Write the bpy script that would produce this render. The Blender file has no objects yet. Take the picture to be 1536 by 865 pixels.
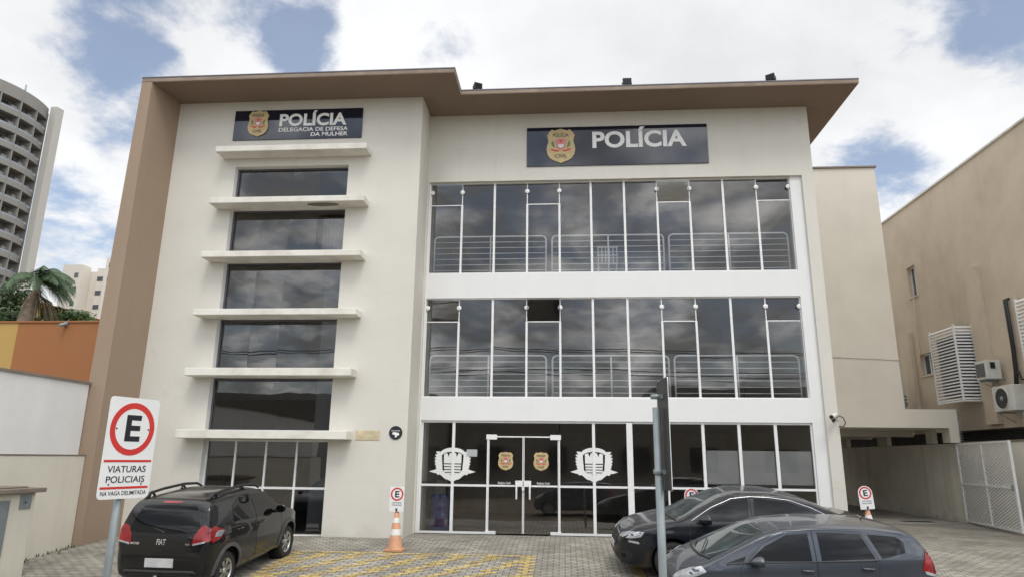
import bpy, bmesh, math, random
from mathutils import Vector, Matrix
from mathutils.bvhtree import BVHTree
random.seed(7)
R = math.radians
scene = bpy.context.scene
COL = scene.collection
PI = math.pi

# ------------------------------------------------------------------ materials
def newmat(name):
    m = bpy.data.materials.new(name); m.use_nodes = True
    nt = m.node_tree; nt.nodes.clear()
    return m, nt
def N(nt, t, **k):
    n = nt.nodes.new(t)
    for a, b in k.items():
        if a in n.inputs.keys() if hasattr(n.inputs, 'keys') else False: n.inputs[a].default_value = b
        else: setattr(n, a, b)
    return n
def principled(nt, col, rough=.6, metal=0., coat=0., spec=.5):
    b = nt.nodes.new('ShaderNodeBsdfPrincipled'); o = nt.nodes.new('ShaderNodeOutputMaterial')
    b.inputs['Base Color'].default_value = (*col, 1); b.inputs['Roughness'].default_value = rough
    b.inputs['Metallic'].default_value = metal; b.inputs['Coat Weight'].default_value = coat
    b.inputs['Coat Roughness'].default_value = .04
    b.inputs['Specular IOR Level'].default_value = spec
    nt.links.new(b.outputs[0], o.inputs[0])
    return b
def plain(name, col, rough=.5, metal=0., coat=0., vary=.08, scale=3., bump=0., spec=.5):
    m, nt = newmat(name); b = principled(nt, col, rough, metal, coat, spec); L = nt.links.new
    tc = N(nt, 'ShaderNodeTexCoord')
    if vary > 0:
        n = N(nt, 'ShaderNodeTexNoise'); n.inputs['Scale'].default_value = scale; n.inputs['Detail'].default_value = 6
        L(tc.outputs['Object'], n.inputs['Vector'])
        r = N(nt, 'ShaderNodeMapRange'); r.inputs[1].default_value = .3; r.inputs[2].default_value = .7
        r.inputs[3].default_value = 1 - vary; r.inputs[4].default_value = 1 + vary
        L(n.outputs[0], r.inputs[0])
        mx = N(nt, 'ShaderNodeMix', data_type='RGBA', blend_type='MULTIPLY'); mx.inputs[0].default_value = 1
        mx.inputs[6].default_value = (*col, 1); L(r.outputs[0], mx.inputs[7]); L(mx.outputs[2], b.inputs['Base Color'])
        if bump > 0:
            bp = N(nt, 'ShaderNodeBump'); bp.inputs['Strength'].default_value = bump; bp.inputs['Distance'].default_value = .01
            n2 = N(nt, 'ShaderNodeTexNoise'); n2.inputs['Scale'].default_value = scale * 25; n2.inputs['Detail'].default_value = 4
            L(tc.outputs['Object'], n2.inputs['Vector']); L(n2.outputs[0], bp.inputs['Height']); L(bp.outputs[0], b.inputs['Normal'])
    return m
def stucco(name, col, stain=(.25, .22, .17), amount=.25, streak=.35, rough=.9, base_dirt=0.0, cracks=False, ns=.55):
    """painted render: soft mottling, vertical rain streaks, grain"""
    m, nt = newmat(name); b = principled(nt, col, rough, spec=.25); L = nt.links.new
    tc = N(nt, 'ShaderNodeTexCoord')
    n1 = N(nt, 'ShaderNodeTexNoise'); n1.inputs['Scale'].default_value = ns; n1.inputs['Detail'].default_value = 7; n1.inputs['Roughness'].default_value = .6
    L(tc.outputs['Object'], n1.inputs['Vector'])
    mp = N(nt, 'ShaderNodeMapping'); mp.inputs['Scale'].default_value = (2.6, 2.6, .16); L(tc.outputs['Object'], mp.inputs['Vector'])
    n2 = N(nt, 'ShaderNodeTexNoise'); n2.inputs['Scale'].default_value = 1.2; n2.inputs['Detail'].default_value = 5; L(mp.outputs[0], n2.inputs['Vector'])
    r1 = N(nt, 'ShaderNodeMapRange'); r1.inputs[1].default_value = .42; r1.inputs[2].default_value = .72; r1.inputs[4].default_value = amount; L(n1.outputs[0], r1.inputs[0])
    r2 = N(nt, 'ShaderNodeMapRange'); r2.inputs[1].default_value = .52; r2.inputs[2].default_value = .8; r2.inputs[4].default_value = streak; L(n2.outputs[0], r2.inputs[0])
    ad = N(nt, 'ShaderNodeMath', operation='ADD', use_clamp=True); L(r1.outputs[0], ad.inputs[0]); L(r2.outputs[0], ad.inputs[1])
    last = ad
    if base_dirt > 0:   # splashed dirt near the ground
        sx = N(nt, 'ShaderNodeSeparateXYZ'); L(tc.outputs['Object'], sx.inputs[0])
        n4 = N(nt, 'ShaderNodeTexNoise'); n4.inputs['Scale'].default_value = 2.2; n4.inputs['Detail'].default_value = 8; L(tc.outputs['Object'], n4.inputs['Vector'])
        sb = N(nt, 'ShaderNodeMath', operation='MULTIPLY_ADD'); sb.inputs[1].default_value = -.9; L(n4.outputs[0], sb.inputs[0]); sb.inputs[2].default_value = .75
        ad0 = N(nt, 'ShaderNodeMath', operation='ADD'); L(sx.outputs[2], ad0.inputs[0]); L(sb.outputs[0], ad0.inputs[1])
        r4 = N(nt, 'ShaderNodeMapRange'); r4.inputs[1].default_value = -.1; r4.inputs[2].default_value = .55; r4.inputs[3].default_value = base_dirt; r4.inputs[4].default_value = 0; L(ad0.outputs[0], r4.inputs[0])
        ad2 = N(nt, 'ShaderNodeMath', operation='ADD', use_clamp=True); L(last.outputs[0], ad2.inputs[0]); L(r4.outputs[0], ad2.inputs[1]); last = ad2
    if cracks:
        v = N(nt, 'ShaderNodeTexVoronoi', feature='DISTANCE_TO_EDGE'); v.inputs['Scale'].default_value = .38
        n5 = N(nt, 'ShaderNodeTexNoise'); n5.inputs['Scale'].default_value = 1.8; n5.inputs['Detail'].default_value = 6; L(tc.outputs['Object'], n5.inputs['Vector'])
        vm = N(nt, 'ShaderNodeVectorMath', operation='MULTIPLY_ADD'); vm.inputs[1].default_value = (.5, .5, .5); L(n5.outputs['Color'], vm.inputs[0]); L(tc.outputs['Object'], vm.inputs[2])
        L(vm.outputs[0], v.inputs['Vector'])
        r5 = N(nt, 'ShaderNodeMapRange'); r5.inputs[1].default_value = 0; r5.inputs[2].default_value = .004; r5.inputs[3].default_value = .35; r5.inputs[4].default_value = 0; L(v.outputs[0], r5.inputs[0])
        mm = N(nt, 'ShaderNodeMath', operation='MULTIPLY'); L(r5.outputs[0], mm.inputs[0]); L(n1.outputs[0], mm.inputs[1])
        ad3 = N(nt, 'ShaderNodeMath', operation='ADD', use_clamp=True); L(last.outputs[0], ad3.inputs[0]); L(mm.outputs[0], ad3.inputs[1]); last = ad3
    mx = N(nt, 'ShaderNodeMix', data_type='RGBA'); mx.inputs[6].default_value = (*col, 1); mx.inputs[7].default_value = (*[c * .45 + s * .55 for c, s in zip(col, stain)], 1)
    L(last.outputs[0], mx.inputs[0]); L(mx.outputs[2], b.inputs['Base Color'])
    n3 = N(nt, 'ShaderNodeTexNoise'); n3.inputs['Scale'].default_value = 45; n3.inputs['Detail'].default_value = 5; L(tc.outputs['Object'], n3.inputs['Vector'])
    n6 = N(nt, 'ShaderNodeTexNoise'); n6.inputs['Scale'].default_value = 1.4; n6.inputs['Detail'].default_value = 2; L(tc.outputs['Object'], n6.inputs['Vector'])
    ms = N(nt, 'ShaderNodeMath', operation='MULTIPLY_ADD'); ms.inputs[1].default_value = 4.; L(n6.outputs[0], ms.inputs[0]); L(n3.outputs[0], ms.inputs[2])
    bp = N(nt, 'ShaderNodeBump'); bp.inputs['Strength'].default_value = .35; bp.inputs['Distance'].default_value = .006; L(ms.outputs[0], bp.inputs['Height']); L(bp.outputs[0], b.inputs['Normal'])
    return m
def glass(name, tint=(.62, .64, .66), refl=.10, grazing=.9, bump=.02, bscale=.8):
    m, nt = newmat(name); L = nt.links.new; o = N(nt, 'ShaderNodeOutputMaterial')
    t = N(nt, 'ShaderNodeBsdfTransparent'); t.inputs[0].default_value = (*tint, 1)
    g = N(nt, 'ShaderNodeBsdfGlossy'); g.inputs['Roughness'].default_value = .012; g.inputs[0].default_value = (1., .975, .94, 1)
    lw = N(nt, 'ShaderNodeLayerWeight'); lw.inputs[0].default_value = .28
    r = N(nt, 'ShaderNodeMapRange'); r.inputs[3].default_value = refl; r.inputs[4].default_value = grazing
    pw = N(nt, 'ShaderNodeMath', operation='POWER'); pw.inputs[1].default_value = 2.2; L(lw.outputs['Facing'], pw.inputs[0]); L(pw.outputs[0], r.inputs[0])
    mx = N(nt, 'ShaderNodeMixShader'); L(r.outputs[0], mx.inputs[0]); L(t.outputs[0], mx.inputs[1]); L(g.outputs[0], mx.inputs[2]); L(mx.outputs[0], o.inputs[0])
    tc = N(nt, 'ShaderNodeTexCoord'); n = N(nt, 'ShaderNodeTexNoise'); n.inputs['Scale'].default_value = bscale; n.inputs['Detail'].default_value = 2; L(tc.outputs['Object'], n.inputs['Vector'])
    bp = N(nt, 'ShaderNodeBump'); bp.inputs['Strength'].default_value = bump; bp.inputs['Distance'].default_value = .1; L(n.outputs[0], bp.inputs['Height'])
    L(bp.outputs[0], g.inputs['Normal'])
    return m
def car_paint(name, col, metal=.0, dust=.25, rough=.28):
    m, nt = newmat(name); b = principled(nt, col, rough, metal, .8, spec=.1); L = nt.links.new
    b.inputs['Coat Roughness'].default_value = .03
    tc = N(nt, 'ShaderNodeTexCoord'); geo = N(nt, 'ShaderNodeNewGeometry')
    n = N(nt, 'ShaderNodeTexNoise'); n.inputs['Scale'].default_value = 3.5; n.inputs['Detail'].default_value = 9; L(tc.outputs['Object'], n.inputs['Vector'])
    sx = N(nt, 'ShaderNodeSeparateXYZ'); L(geo.outputs['Normal'], sx.inputs[0])
    r = N(nt, 'ShaderNodeMapRange'); r.inputs[1].default_value = -.1; r.inputs[2].default_value = 1.; r.inputs[3].default_value = .12; r.inputs[4].default_value = 1; L(sx.outputs[2], r.inputs[0])
    r2 = N(nt, 'ShaderNodeMapRange'); r2.inputs[1].default_value = .25; r2.inputs[2].default_value = .75; r2.inputs[3].default_value = dust * .55; r2.inputs[4].default_value = dust * 1.3; L(n.outputs[0], r2.inputs[0])
    mu = N(nt, 'ShaderNodeMath', operation='MULTIPLY', use_clamp=True); L(r.outputs[0], mu.inputs[0]); L(r2.outputs[0], mu.inputs[1])
    mx = N(nt, 'ShaderNodeMix', data_type='RGBA'); mx.inputs[6].default_value = (*col, 1); mx.inputs[7].default_value = (.21, .19, .16, 1)
    L(mu.outputs[0], mx.inputs[0]); L(mx.outputs[2], b.inputs['Base Color'])
    r3 = N(nt, 'ShaderNodeMapRange'); r3.inputs[3].default_value = .8; r3.inputs[4].default_value = .25; L(mu.outputs[0], r3.inputs[0]); L(r3.outputs[0], b.inputs['Coat Weight'])
    return m
def pavers(name):
    m, nt = newmat(name); b = principled(nt, (.2, .19, .17), .92, spec=.2); L = nt.links.new
    tc = N(nt, 'ShaderNodeTexCoord')
    br = N(nt, 'ShaderNodeTexBrick'); br.offset = .5
    br.inputs['Scale'].default_value = 1; br.inputs['Brick Width'].default_value = .22; br.inputs['Row Height'].default_value = .11
    br.inputs['Mortar Size'].default_value = .011; br.inputs['Mortar Smooth'].default_value = .25; br.inputs['Bias'].default_value = -.1
    br.inputs['Color1'].default_value = (.37, .345, .295, 1); br.inputs['Color2'].default_value = (.25, .238, .21, 1); br.inputs['Mortar'].default_value = (.10, .092, .075, 1)
    nd = N(nt, 'ShaderNodeTexNoise'); nd.inputs['Scale'].default_value = 4.5; nd.inputs['Detail'].default_value = 2; L(tc.outputs['Object'], nd.inputs['Vector'])
    sb = N(nt, 'ShaderNodeVectorMath', operation='SUBTRACT'); sb.inputs[1].default_value = (.5, .5, .5); L(nd.outputs['Color'], sb.inputs[0])
    vm = N(nt, 'ShaderNodeVectorMath', operation='MULTIPLY_ADD'); vm.inputs[1].default_value = (.02, .014, 0); L(sb.outputs[0], vm.inputs[0]); L(tc.outputs['Object'], vm.inputs[2])
    L(vm.outputs[0], br.inputs['Vector'])
    n1 = N(nt, 'ShaderNodeTexNoise'); n1.inputs['Scale'].default_value = .7; n1.inputs['Detail'].default_value = 8; n1.inputs['Roughness'].default_value = .65; L(tc.outputs['Object'], n1.inputs['Vector'])
    r1 = N(nt, 'ShaderNodeMapRange'); r1.inputs[1].default_value = .3; r1.inputs[2].default_value = .7; r1.inputs[3].default_value = .66; r1.inputs[4].default_value = 1.22; L(n1.outputs[0], r1.inputs[0])
    mx = N(nt, 'ShaderNodeMix', data_type='RGBA', blend_type='MULTIPLY'); mx.inputs[0].default_value = 1; L(br.outputs[0], mx.inputs[6]); L(r1.outputs[0], mx.inputs[7])
    # moss and soil patches in the joints
    n3 = N(nt, 'ShaderNodeTexNoise'); n3.inputs['Scale'].default_value = 1.7; n3.inputs['Detail'].default_value = 9; L(tc.outputs['Object'], n3.inputs['Vector'])
    r3 = N(nt, 'ShaderNodeMapRange'); r3.inputs[1].default_value = .58; r3.inputs[2].default_value = .72; r3.inputs[4].default_value = .5; L(n3.outputs[0], r3.inputs[0])
    mx2 = N(nt, 'ShaderNodeMix', data_type='RGBA'); L(r3.outputs[0], mx2.inputs[0]); L(mx.outputs[2], mx2.inputs[6]); mx2.inputs[7].default_value = (.24, .225, .16, 1)
    # oil drips and tyre grime
    n5 = N(nt, 'ShaderNodeTexNoise'); n5.inputs['Scale'].default_value = 1.05; n5.inputs['Detail'].default_value = 5; n5.inputs['Distortion'].default_value = .4; L(tc.outputs['Object'], n5.inputs['Vector'])
    r5 = N(nt, 'ShaderNodeMapRange'); r5.inputs[1].default_value = .60; r5.inputs[2].default_value = .70; r5.inputs[4].default_value = .42; L(n5.outputs[0], r5.inputs[0])
    mx3 = N(nt, 'ShaderNodeMix', data_type='RGBA'); L(r5.outputs[0], mx3.inputs[0]); L(mx2.outputs[2], mx3.inputs[6]); mx3.inputs[7].default_value = (.07, .066, .06, 1)
    L(mx3.outputs[2], b.inputs['Base Color'])
    n2 = N(nt, 'ShaderNodeTexNoise'); n2.inputs['Scale'].default_value = 60; n2.inputs['Detail'].default_value = 4; L(tc.outputs['Object'], n2.inputs['Vector'])
    sm = N(nt, 'ShaderNodeMath', operation='MULTIPLY_ADD'); sm.inputs[1].default_value = -1.5; L(br.outputs['Fac'], sm.inputs[0]); L(n2.outputs[0], sm.inputs[2])
    bp = N(nt, 'ShaderNodeBump'); bp.inputs['Strength'].default_value = .7; bp.inputs['Distance'].default_value = .008; L(sm.outputs[0], bp.inputs['Height']); L(bp.outputs[0], b.inputs['Normal'])
    return m
def leafmat(name, c1, c2):
    m, nt = newmat(name); b = principled(nt, c1, .55, spec=.4); L = nt.links.new
    tc = N(nt, 'ShaderNodeTexCoord'); n = N(nt, 'ShaderNodeTexNoise'); n.inputs['Scale'].default_value = 2.2; n.inputs['Detail'].default_value = 8; L(tc.outputs['Object'], n.inputs['Vector'])
    r = N(nt, 'ShaderNodeMapRange'); r.inputs[1].default_value = .35; r.inputs[2].default_value = .65; L(n.outputs[0], r.inputs[0])
    mx = N(nt, 'ShaderNodeMix', data_type='RGBA'); mx.inputs[6].default_value = (*c1, 1); mx.inputs[7].default_value = (*c2, 1); L(r.outputs[0], mx.inputs[0]); L(mx.outputs[2], b.inputs['Base Color'])
    return m

MAT = dict(
    cream=stucco('cream_stucco', (.655, .635, .575), amount=.18, streak=.10, base_dirt=.45, cracks=True),
    white=stucco('white_stucco', (.77, .775, .765), amount=.07, streak=.06, base_dirt=.3),
    slat=stucco('ledge_concrete', (.74, .72, .66), stain=(.3, .25, .17), amount=.6, streak=.1, ns=1.9),
    brown=stucco('brown_stucco', (.325, .245, .18), stain=(.18, .14, .11), amount=.22, streak=.16, base_dirt=.3),
    roofbrown_shaded=stucco('brown_soffit_shaded', (.25, .185, .14), stain=(.14, .11, .09), amount=.3, streak=.1),  # wall brown made darker: shade under the overhang put into the colour
    fascia=stucco('fascia_stained', (.24, .19, .15), stain=(.5, .44, .36), amount=.5, streak=.5),
    flash=plain('roof_flashing', (.12, .115, .14), .5, .3, vary=.15),
    wing=stucco('wing_stucco', (.61, .57, .49), amount=.30, streak=.08, cracks=False),
    tan=stucco('tan_stucco', (.62, .53, .42), stain=(.26, .2, .15), amount=.5, streak=.2, ns=.9),
    orange=stucco('orange_stucco', (.335, .15, .066), stain=(.28, .1, .04), amount=.3, streak=.25),
    mustard=stucco('mustard_stucco', (.47, .315, .11), stain=(.35, .2, .06), amount=.25, streak=.2),
    dirtywhite=stucco('dirty_white_wall', (.77, .77, .76), stain=(.3, .28, .25), amount=.25, streak=.16),
    yardwall=stucco('yard_wall_render', (.74, .71, .62), stain=(.16, .14, .11), amount=.5, streak=.55, base_dirt=.8),
    creamwall=stucco('cream_wall_render', (.68, .65, .56), stain=(.25, .22, .16), amount=.25, streak=.35, base_dirt=.5),
    stone=stucco('weathered_stone', (.24, .20, .165), stain=(.08, .075, .07), amount=.7, streak=.4),
    dark=plain('dark_interior', (.10, .10, .10), .8, vary=.2),
    room=plain('room_paint', (.34, .33, .31), .8, vary=.1),
    roomdark=plain('room_floor', (.13, .12, .11), .5, vary=.15),
    glass=glass('tinted_glass'),
    glassL=glass('tinted_glass_plain', tint=(.42, .45, .48), refl=.10, bump=.03),
    doorglass=glass('entrance_glass', tint=(.66, .66, .65), refl=.12),
    alu=plain('white_aluminium', (.78, .78, .77), .4, vary=.04, scale=6),
    railing=plain('railing_paint', (.8, .79, .77), .45, vary=.05),
    frost=plain('frosted_film', (.42, .44, .45), .7, vary=.12, scale=2),
    signblack=plain('sign_acrylic', (.008, .011, .024), .05, vary=0, coat=.35, spec=.5),
    letter=plain('letter_white', (.80, .80, .78), .5, vary=.05),
    gold=plain('badge_gold', (.52, .40, .20), .45, .0, vary=.12, scale=8),
    badgedark=plain('badge_black', (.02, .018, .015), .5, vary=0),
    red=plain('badge_red', (.55, .06, .05), .5, vary=.05),
    pinkred=plain('badge_rose', (.58, .22, .2), .5, vary=.05),
    green=plain('badge_green', (.10, .20, .08), .5, vary=.05),
    badgewhite=plain('badge_white', (.7, .72, .74), .5, vary=.05),
    decal=plain('white_vinyl', (.76, .77, .75), .6, vary=.04),
    signwhite=plain('sign_white', (.76, .78, .78), .35, vary=.05, scale=2),
    signred=plain('sign_red', (.58, .04, .035), .4, vary=.06),
    signink=plain('sign_black', (.015, .015, .022), .45, vary=.05),
    signback=plain('sign_back_black', (.022, .022, .022), .5, vary=.35, scale=9),
    galv=plain('galvanised_steel', (.27, .31, .32), .45, .35, vary=.12, scale=7),
    cone=plain('cone_orange', (.52, .27, .155), .6, vary=.18, scale=6),
    conewhite=plain('cone_white', (.72, .71, .68), .5, vary=.12, scale=9),
    black=plain('black_plastic', (.018, .018, .019), .5, vary=.15),
    rubber=plain('tyre_rubber', (.022, .022, .022), .85, vary=.2, scale=12),
    chrome=plain('bright_metal', (.75, .76, .77), .18, 1., vary=.03),
    rimsilver=plain('wheel_silver', (.52, .53, .54), .32, .85, vary=.1, scale=12),
    grayplastic=plain('grey_cladding', (.075, .076, .08), .55, vary=.15, scale=6),
    carglass=plain('car_glass', (.004, .0045, .005), .03, vary=0, coat=0, spec=.32),
    screen=plain('windscreen_glass', (.03, .042, .04), .04, vary=.6, scale=1.6, coat=.3, spec=.6),
    lampred=plain('tail_lamp_red', (.23, .006, .009), .15, coat=.5, vary=.3, scale=9),
    lampclear=plain('lamp_clear', (.42, .44, .46), .1, .35, coat=.6, vary=.25, scale=7),
    plate=plain('plate_grey', (.52, .52, .53), .5, vary=.15, scale=6),
    mobi=car_paint('black_paint', (.005, .005, .006), dust=.05),
    civic=car_paint('navy_black_paint', (.006, .008, .013), dust=.11),
    fitp=car_paint('blue_grey_metallic', (.052, .063, .083), .5, dust=.2, rough=.34),
    asphalt=plain('asphalt', (.055, .055, .056), .9, vary=.25, scale=2, bump=.4),
    concrete=plain('drive_concrete', (.33, .31, .28), .9, vary=.3, scale=1.1, bump=.3),
    earth=plain('earth', (.16, .13, .09), .95, vary=.3, scale=.6),
    pavers=pavers('paving_blocks'),
    yellow=plain('worn_yellow_paint', (.43, .325, .13), .85, vary=.45, scale=5, bump=.3),
    acwhite=plain('ac_housing', (.62, .62, .58), .45, vary=.1, scale=4),
    leaf=leafmat('leaf_green', (.035, .075, .02), (.075, .13, .03)),
    leafdark=leafmat('leaf_dark', (.02, .05, .015), (.045, .085, .025)),
    palm=leafmat('palm_leaf', (.035, .07, .035), (.075, .12, .05)),
    palmdry=leafmat('palm_dry', (.16, .13, .07), (.09, .075, .045)),
    trunk=plain('palm_trunk', (.24, .20, .16), .9, vary=.3, scale=5, bump=.5),
    tower=stucco('tower_concrete', (.245, .24, .228), amount=.15, streak=.15),
    towerpale=stucco('tower_pale', (.42, .415, .385), amount=.08, streak=.08),
    towergrey=stucco('tower_grey', (.2, .195, .185), amount=.1, streak=.1),
    railglass=plain('rail_glass', (.24, .27, .32), .1, vary=.1, coat=.5),
    winblack=plain('window_dark', (.045, .05, .055), .1, vary=.2, coat=.6),
    apart=stucco('apartment_render', (.70, .66, .59), amount=.08, streak=.08),
    blue=plain('blue_plastic', (.02, .06, .22), .4, vary=.1),
    opp=stucco('street_house_render', (.30, .28, .255), amount=.4, streak=.4),
    wood=plain('pole_concrete', (.2, .19, .18), .9, vary=.2),
    pink=plain('plaque_paint', (.58, .50, .33), .7, vary=.2, scale=6),
)
for k_ in ('lampred', 'lampclear'): pass

# ------------------------------------------------------------------ mesh helper
class MB:
    def __init__(s): s.v = []; s.f = []; s.m = []; s.sm = []
    def add(s, vs, fs, mi=0, smooth=False):
        o = len(s.v); s.v += [tuple(v) for v in vs]
        for f in fs: s.f.append([i + o for i in f]); s.m.append(mi); s.sm.append(smooth)
        return s
    def box(s, x0, x1, y0, y1, z0, z1, mi=0):
        return s.add([(x0, y0, z0), (x1, y0, z0), (x1, y1, z0), (x0, y1, z0), (x0, y0, z1), (x1, y0, z1), (x1, y1, z1), (x0, y1, z1)],
                     [(0, 3, 2, 1), (4, 5, 6, 7), (0, 1, 5, 4), (1, 2, 6, 5), (2, 3, 7, 6), (3, 0, 4, 7)], mi)
    def prism(s, poly, fn, mi=0, a=0., b=1.):
        """poly 2D (ccw), fn(u,v,t)->xyz, extruded t=a..b"""
        n = len(poly)
        vs = [fn(u, v, a) for u, v in poly] + [fn(u, v, b) for u, v in poly]
        return s.add(vs, [tuple(range(n))[::-1], tuple(range(n, 2 * n))] + [(i, (i + 1) % n, n + (i + 1) % n, n + i) for i in range(n)], mi)
    def plate(s, poly, y0, y1, mi=0):  # polygon in XZ, thickness along Y
        return s.prism(poly, lambda u, v, t: (u, t, v), mi, y0, y1)
    def slab(s, poly, z0, z1, mi=0):
        return s.prism(poly, lambda u, v, t: (u, v, t), mi, z0, z1)
    def tube(s, pts, r, n=8, mi=0, smooth=True, cap=True):
        pts = [Vector(p) for p in pts]; k = len(pts); rr = r if isinstance(r, (list, tuple)) else [r] * k
        vs = []; ref = None
        for i, p in enumerate(pts):
            t = (pts[min(i + 1, k - 1)] - pts[max(i - 1, 0)]).normalized()
            if ref is None: ref = Vector((0, 0, 1)) if abs(t.z) < .9 else Vector((1, 0, 0))
            a = (ref - t * ref.dot(t)).normalized(); b = t.cross(a); ref = a
            vs += [p + (a * math.cos(2 * PI * j / n) + b * math.sin(2 * PI * j / n)) * rr[i] for j in range(n)]
        fs = [(i * n + j, i * n + (j + 1) % n, (i + 1) * n + (j + 1) % n, (i + 1) * n + j) for i in range(k - 1) for j in range(n)]
        s.add(vs, fs, mi, smooth)
        if cap: s.add(vs[:n], [tuple(range(n))[::-1]], mi); s.add(vs[-n:], [tuple(range(n))], mi)
        return s
    def lathe(s, prof, c=(0, 0, 0), n=24, mi=0, axis='z', smooth=True):
        vs = []
        for r, h in prof:
            for j in range(n):
                a = 2 * PI * j / n; u, v = r * math.cos(a), r * math.sin(a)
                vs.append((c[0] + u, c[1] + v, c[2] + h) if axis == 'z' else (c[0] + u, c[1] + h, c[2] + v) if axis == 'y' else (c[0] + h, c[1] + u, c[2] + v))
        k = len(prof)
        return s.add(vs, [(i * n + j, i * n + (j + 1) % n, (i + 1) * n + (j + 1) % n, (i + 1) * n + j) for i in range(k - 1) for j in range(n)], mi, smooth)
    def build(s, name, mats, parent=None, bevel=0., local=False, fix=True, autosmooth=None):
        me = bpy.data.meshes.new(name)
        off = Vector((0, 0, 0))
        if parent is not None and not local:
            p = parent
            while p is not None: off += p.location; p = p.parent
        me.from_pydata([tuple(Vector(v) - off) for v in s.v], [], s.f)
        for m in (mats if isinstance(mats, (list, tuple)) else [mats]): me.materials.append(m)
        for p, mi, sm in zip(me.polygons, s.m, s.sm): p.material_index = mi; p.use_smooth = sm
        if fix:
            bm = bmesh.new(); bm.from_mesh(me); bmesh.ops.remove_doubles(bm, verts=bm.verts, dist=1e-5)
            bmesh.ops.recalc_face_normals(bm, faces=bm.faces); bm.to_mesh(me); bm.free()
        o = bpy.data.objects.new(name, me); COL.objects.link(o)
        if parent is not None: o.parent = parent
        if bevel:
            b = o.modifiers.new('bevel', 'BEVEL'); b.width = bevel; b.segments = 2; b.limit_method = 'ANGLE'; b.angle_limit = R(40)
        return o
def tag(o, label=None, cat=None, group=None, kind=None):
    if label: o['label'] = label
    if cat: o['category'] = cat
    if group: o['group'] = group
    if kind: o['kind'] = kind
    return o
def thing(name, label, cat, loc=(0, 0, 0), group=None, rotz=0.):
    o = bpy.data.objects.new(name, None); COL.objects.link(o); o.location = loc; o.rotation_euler = (0, 0, rotz)
    o.empty_display_size = .2
    return tag(o, label, cat, group)
def copy_tree(o, parent=None):
    c = o.copy(); COL.objects.link(c)
    if parent is not None: c.parent = parent
    for ch in list(o.children): copy_tree(ch, c)
    return c
def wall_grid(mb, xs, zs, holes, y0, y1, mi=0):
    """one clean wall (front y0, back y1) on a grid, cells in holes left open, reveals closed"""
    nx, nz = len(xs) - 1, len(zs) - 1
    solid = lambda i, j: 0 <= i < nx and 0 <= j < nz and (i, j) not in holes
    for i in range(nx):
        for j in range(nz):
            if not solid(i, j): continue
            a, b, c, d = xs[i], xs[i + 1], zs[j], zs[j + 1]
            mb.add([(a, y0, c), (b, y0, c), (b, y0, d), (a, y0, d)], [(0, 1, 2, 3)], mi)
            mb.add([(a, y1, c), (b, y1, c), (b, y1, d), (a, y1, d)], [(3, 2, 1, 0)], mi)
            if not solid(i - 1, j): mb.add([(a, y0, c), (a, y1, c), (a, y1, d), (a, y0, d)], [(3, 2, 1, 0)], mi)
            if not solid(i + 1, j): mb.add([(b, y0, c), (b, y1, c), (b, y1, d), (b, y0, d)], [(0, 1, 2, 3)], mi)
            if not solid(i, j - 1): mb.add([(a, y0, c), (b, y0, c), (b, y1, c), (a, y1, c)], [(3, 2, 1, 0)], mi)
            if not solid(i, j + 1): mb.add([(a, y0, d), (b, y0, d), (b, y1, d), (a, y1, d)], [(0, 1, 2, 3)], mi)
def circle(cx, cz, r, n=32, a0=0., a1=2 * PI): return [(cx + r * math.cos(a0 + (a1 - a0) * i / n), cz + r * math.sin(a0 + (a1 - a0) * i / n)) for i in range(n + (0 if abs(a1 - a0 - 2 * PI) < 1e-6 else 1))]
def ring(mb, cx, cz, r0, r1, y0, y1, mi=0, n=40, sx=1.):
    for i in range(n):
        a, b = 2 * PI * i / n, 2 * PI * (i + 1) / n
        mb.plate([(cx + sx * r0 * math.cos(a), cz + r0 * math.sin(a)), (cx + sx * r1 * math.cos(a), cz + r1 * math.sin(a)), (cx + sx * r1 * math.cos(b), cz + r1 * math.sin(b)), (cx + sx * r0 * math.cos(b), cz + r0 * math.sin(b))], y0, y1, mi)
def text(body, x0, x1, z0, z1, yf, depth=.004, bold=0., name='lettering', mat=None, parent=None, fn=None, local=False):
    """flat lettering in the XZ plane facing -Y, its ink box stretched to x0..x1, z0..z1"""
    cu = bpy.data.curves.new('t', 'FONT'); cu.body = body; cu.size = 1; cu.offset = bold; cu.extrude = .01; cu.resolution_u = 4
    ob = bpy.data.objects.new('t', cu); COL.objects.link(ob); bpy.context.view_layer.update()
    me = bpy.data.meshes.new_from_object(ob.evaluated_get(bpy.context.evaluated_depsgraph_get()))
    bpy.data.objects.remove(ob); bpy.data.curves.remove(cu)
    xs = [v.co.x for v in me.vertices]; ys = [v.co.y for v in me.vertices]
    ax, bx, ay, by = min(xs), max(xs), min(ys), max(ys)
    mb = MB(); vs = []
    for v in me.vertices:
        p = (x0 + (v.co.x - ax) / (bx - ax) * (x1 - x0), yf - (v.co.z + .01) / .02 * depth, z0 + (v.co.y - ay) / (by - ay) * (z1 - z0))
        vs.append(fn(*p) if fn else p)
    mb.add(vs, [tuple(p.vertices) for p in me.polygons]); bpy.data.meshes.remove(me)
    return mb.build(name, mat, parent, local=local, fix=False)

def gz(x, y):
    """ground height: level by the building, falling towards the street"""
    y0, s, yb = -1.2, .085, -10.6
    if y >= y0: z = 0.
    elif y >= yb: z = s * (y - y0)
    else: z = s * (yb - y0)
    return z - (.018 * max(0., -5.5 - x) if y > -30 else 0.) * min(1., max(0., (x + 40) / 20))

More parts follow.
